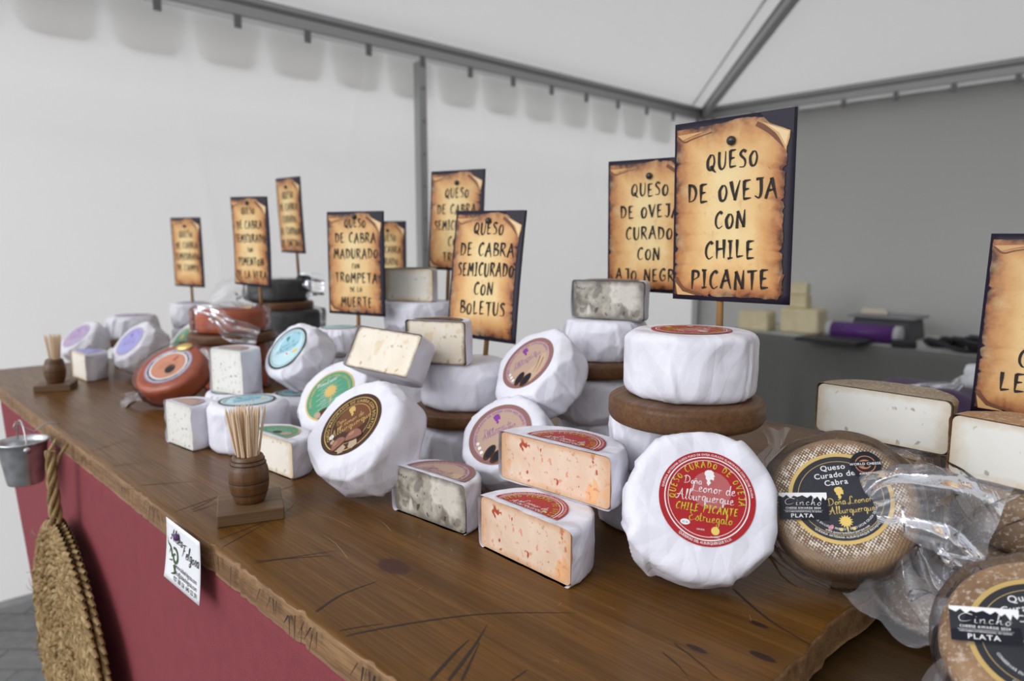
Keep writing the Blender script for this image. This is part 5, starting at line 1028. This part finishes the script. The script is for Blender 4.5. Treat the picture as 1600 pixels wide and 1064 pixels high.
m1 = frame(-.331, .829, T, 22) @ Matrix.Scale(1.1, 4); m2 = frame(-1.088, 1.602, T, 20) @ Matrix.Scale(1.06, 4)
barrel(m1, 'near wooden barrel toothpick holder on a square base', 40, 1); picks(m1, 56, 3, 'pale wooden toothpick standing in the near barrel holder', 'toothpicks in the near barrel', True)
barrel(m2, 'far wooden barrel toothpick holder at the left end of the counter', 30, 1); picks(m2, 30, 4, 'pale wooden toothpick standing in the far barrel holder', 'toothpicks in the far barrel', False)

# ---------------------------------------------------------------- table along the right wall
zt = .825; A0 = Vector((1.42, 4.43, 0)); dq = Vector((.60, -.80, 0)); nq = Vector((.80, .60, 0)); Mb = Matrix((dq, nq, Vector((0, 0, 1)))).transposed().to_4x4(); Mb.translation = A0 + Vector((0, 0, zt))
bt = thing('back_table', 'long table under a grey cloth along the right wall', 'table', Mb.copy())
bevel(MB().box((1.0, .36, -.015), (2.0, .72, .03)).build('table_top', GREY_TOP, bt), .004)
for (x, y) in ((.08, .08), (1.92, .08), (.08, .64), (1.92, .64)): MB().box((x, y, -(zt + .03) / 2), (.05, .05, zt - .03)).build('leg', ALU, bt)
V = []; nx, nz = 120, 14; dep = .58
for i in range(nx + 1):
    for j in range(nz + 1):
        p_ = i / nx * 2.72 - .70; x, y = (max(p_, 0), 0) if p_ >= 0 else (0, -p_); w = (j / nz) ** 1.3; fo = .018 * math.sin(p_ * 19) * w + .01 * math.sin(p_ * 43 + 1) * w
        V.append((x - (.012 + fo if p_ < 0 else 0), y - (.012 + fo if p_ >= 0 else 0), .004 - dep * j / nz + (-.16 * max(0, p_ - .2) * w * .3)))
g = mesh('tablecloth', V, [(i * (nz + 1) + j, i * (nz + 1) + j + 1, (i + 1) * (nz + 1) + j + 1, (i + 1) * (nz + 1) + j) for i in range(nx) for j in range(nz)], GREY_CLOTH); g.matrix_world = Mb
tag(g, 'grey cloth hanging down the front of the back table', 'tablecloth'); md = g.modifiers.new('thickness', 'SOLIDIFY'); md.thickness = .002
def onb(x, y, z=0.0, yaw=0): return Mb @ frame(x, y, z, yaw)
WEDGE = [(0, 0), (1, 0), (1, .62), (.5, 1), (0, .62)]
def block(M, w, d, h, label):
    o = MB().box((0, 0, h / 2), (w, d, h), taper=.96).build('cheese_block', [P_PALE]); bevel(o, h * .12, 3); o.matrix_world = M; return tag(o, label, 'cheese', 'pale yellow cheese blocks on the back table')
block(onb(.10, .15, 0, 12), .20, .16, .125, 'pale yellow cheese block standing alone at the left end of the back table')
block(onb(.36, .26, 0, 12), .24, .2, .155, 'large pale yellow cheese block carrying two smaller ones on the back table')
block(onb(.34, .24, .155, 8), .12, .1, .085, 'middle pale cheese block of the pile of three')
block(onb(.34, .24, .240, 14), .105, .09, .075, 'small pale cheese block topping the pile of three')
PURP = flat('purple_plastic', (.085, .02, .16), .4, .4); BAGP = flat('dark_purple_bag', (.035, .008, .055), .35, .5); DARKP = flat('black_plastic', (.012, .012, .014), .45, .4); LGREY = flat('light_grey_plastic', (.45, .45, .46), .5, .4)
t = thing('paper_roll', 'purple roll with white ends on the back table', 'roll', onb(.80, .13, .052, 5))
MB().tube([(-.17, 0, 0), (.17, 0, 0)], .05, 24).build('wrapping', PURP, t, True); MB().tube([(-.20, 0, 0), (-.165, 0, 0)], .0495, 24).build('end', LGREY, t, True); MB().tube([(.165, 0, 0), (.20, 0, 0)], .0495, 24).build('end', LGREY, t, True)
o = bevel(MB().box((0, 0, .012), (.34, .24, .022)).build('black_folder', DARKP), .004); o.matrix_world = onb(.74, -.075, .007, 4); tag(o, 'flat black folder lying before the purple roll on the back table', 'folder')
t = thing('scale', 'dark kitchen scale with a pale plate behind the purple roll', 'scale', onb(.80, .42, 0, 6)); bevel(MB().box((0, 0, .06), (.34, .26, .12), taper=.9).build('body', flat('dark_grey_plastic', (.06, .06, .065), .5, .4), t), .012); bevel(MB().box((0, 0, .128), (.36, .28, .016)).build('plate', flat('steel_grey', (.22, .22, .23), .4, .5), t), .004)
o = bevel(MB().box((0, 0, .018), (.15, .10, .036), taper=.85).build('paper_packet', flat('cream_packet', (.62, .55, .45), .6, .3)), .008); o.matrix_world = onb(.74, .38, .137, 20); tag(o, 'small cream packet lying on the dark scale', 'packet')
m = MB(); rnd = random.Random(4)
for k in range(5):
    c = Vector((1.12 + k * .07, .14 + .03 * math.sin(k * 2), .03)); m.tube([c + Vector((.13 * math.cos(q), .07 * math.sin(q + k * .3), .012 * k + .02 * math.sin(2 * q))) for q in (i * .42 for i in range(16))], .014, 8)
o = m.build('strap_bundle', DARKP, None, True); o.matrix_world = onb(.14, 0, .0); tag(o, 'heap of black straps on the right part of the back table', 'strap')
o = bevel(MB().box((0, 0, .02), (.12, .07, .04)).build('black_box', DARKP), .01); o.matrix_world = onb(1.06, .04, .001, 25); tag(o, 'small black box lying between the folder and the straps', 'box')
o = bevel(MB().box((0, 0, .035), (.24, .18, .07), taper=.9).build('white_box', LGREY), .006); o.matrix_world = onb(1.40, .40, .001, -5); tag(o, 'pale grey box behind the heap of black straps', 'box')

# stool with the purple bag
st = thing('stool', 'low dark stool behind the brown cheeses, under the purple bag', 'stool', frame(1.09, 1.72, -.075, -40))
bevel(MB().box((0, 0, .90), (.46, .40, .04)).build('seat', DARKP, st), .01)
for a in (-1, 1):
    for b in (-1, 1): MB().tube([(a * .17, b * .15, .88), (a * .20, b * .17, 0)], .014, 10).build('leg', DARKP, st, True)
bg = thing('purple_bag', 'purple plastic bag with a knotted top behind the white cut half', 'bag', frame(1.09, 1.70, .846, -40))
V, F = wheel_grid(.135, .15, 72, .06, side=8); V[:, 0] *= 1.15; n_ = vnoise(V, 5, 12) * .018 + (1 - np.abs(vnoise(V, 8, 22))) * .014; rr = np.hypot(V[:, 0], V[:, 1]) + .02; V[:, 0] += V[:, 0] / rr * n_; V[:, 1] += V[:, 1] / rr * n_; V[:, 2] += np.where(V[:, 2] > .07, vnoise(V, 9, 10) * .03, 0)
mesh('sack', V, F, BAGP, bg)
film_sheet(bg, [(-.15, -.08, .115), (-.07, -.04, .145), (.02, .0, .160), (.06, .02, .18)], [.08, .11, .06, .03], 41, FILM2, .012, 24, 18, side=(0, 1, 0), name='clear_flap')
V, F = wheel_grid(.032, .06, 40, .014, side=6); V[:, :2] += vnoise(V, 4, 40)[:, None] * .008; mesh('knot', V, F, flat('white_plastic_knot', (.62, .62, .65), .4, .5), bg, M=Matrix.Translation((.07, .02, .155)))

# every thing's axes are set by now: nothing below
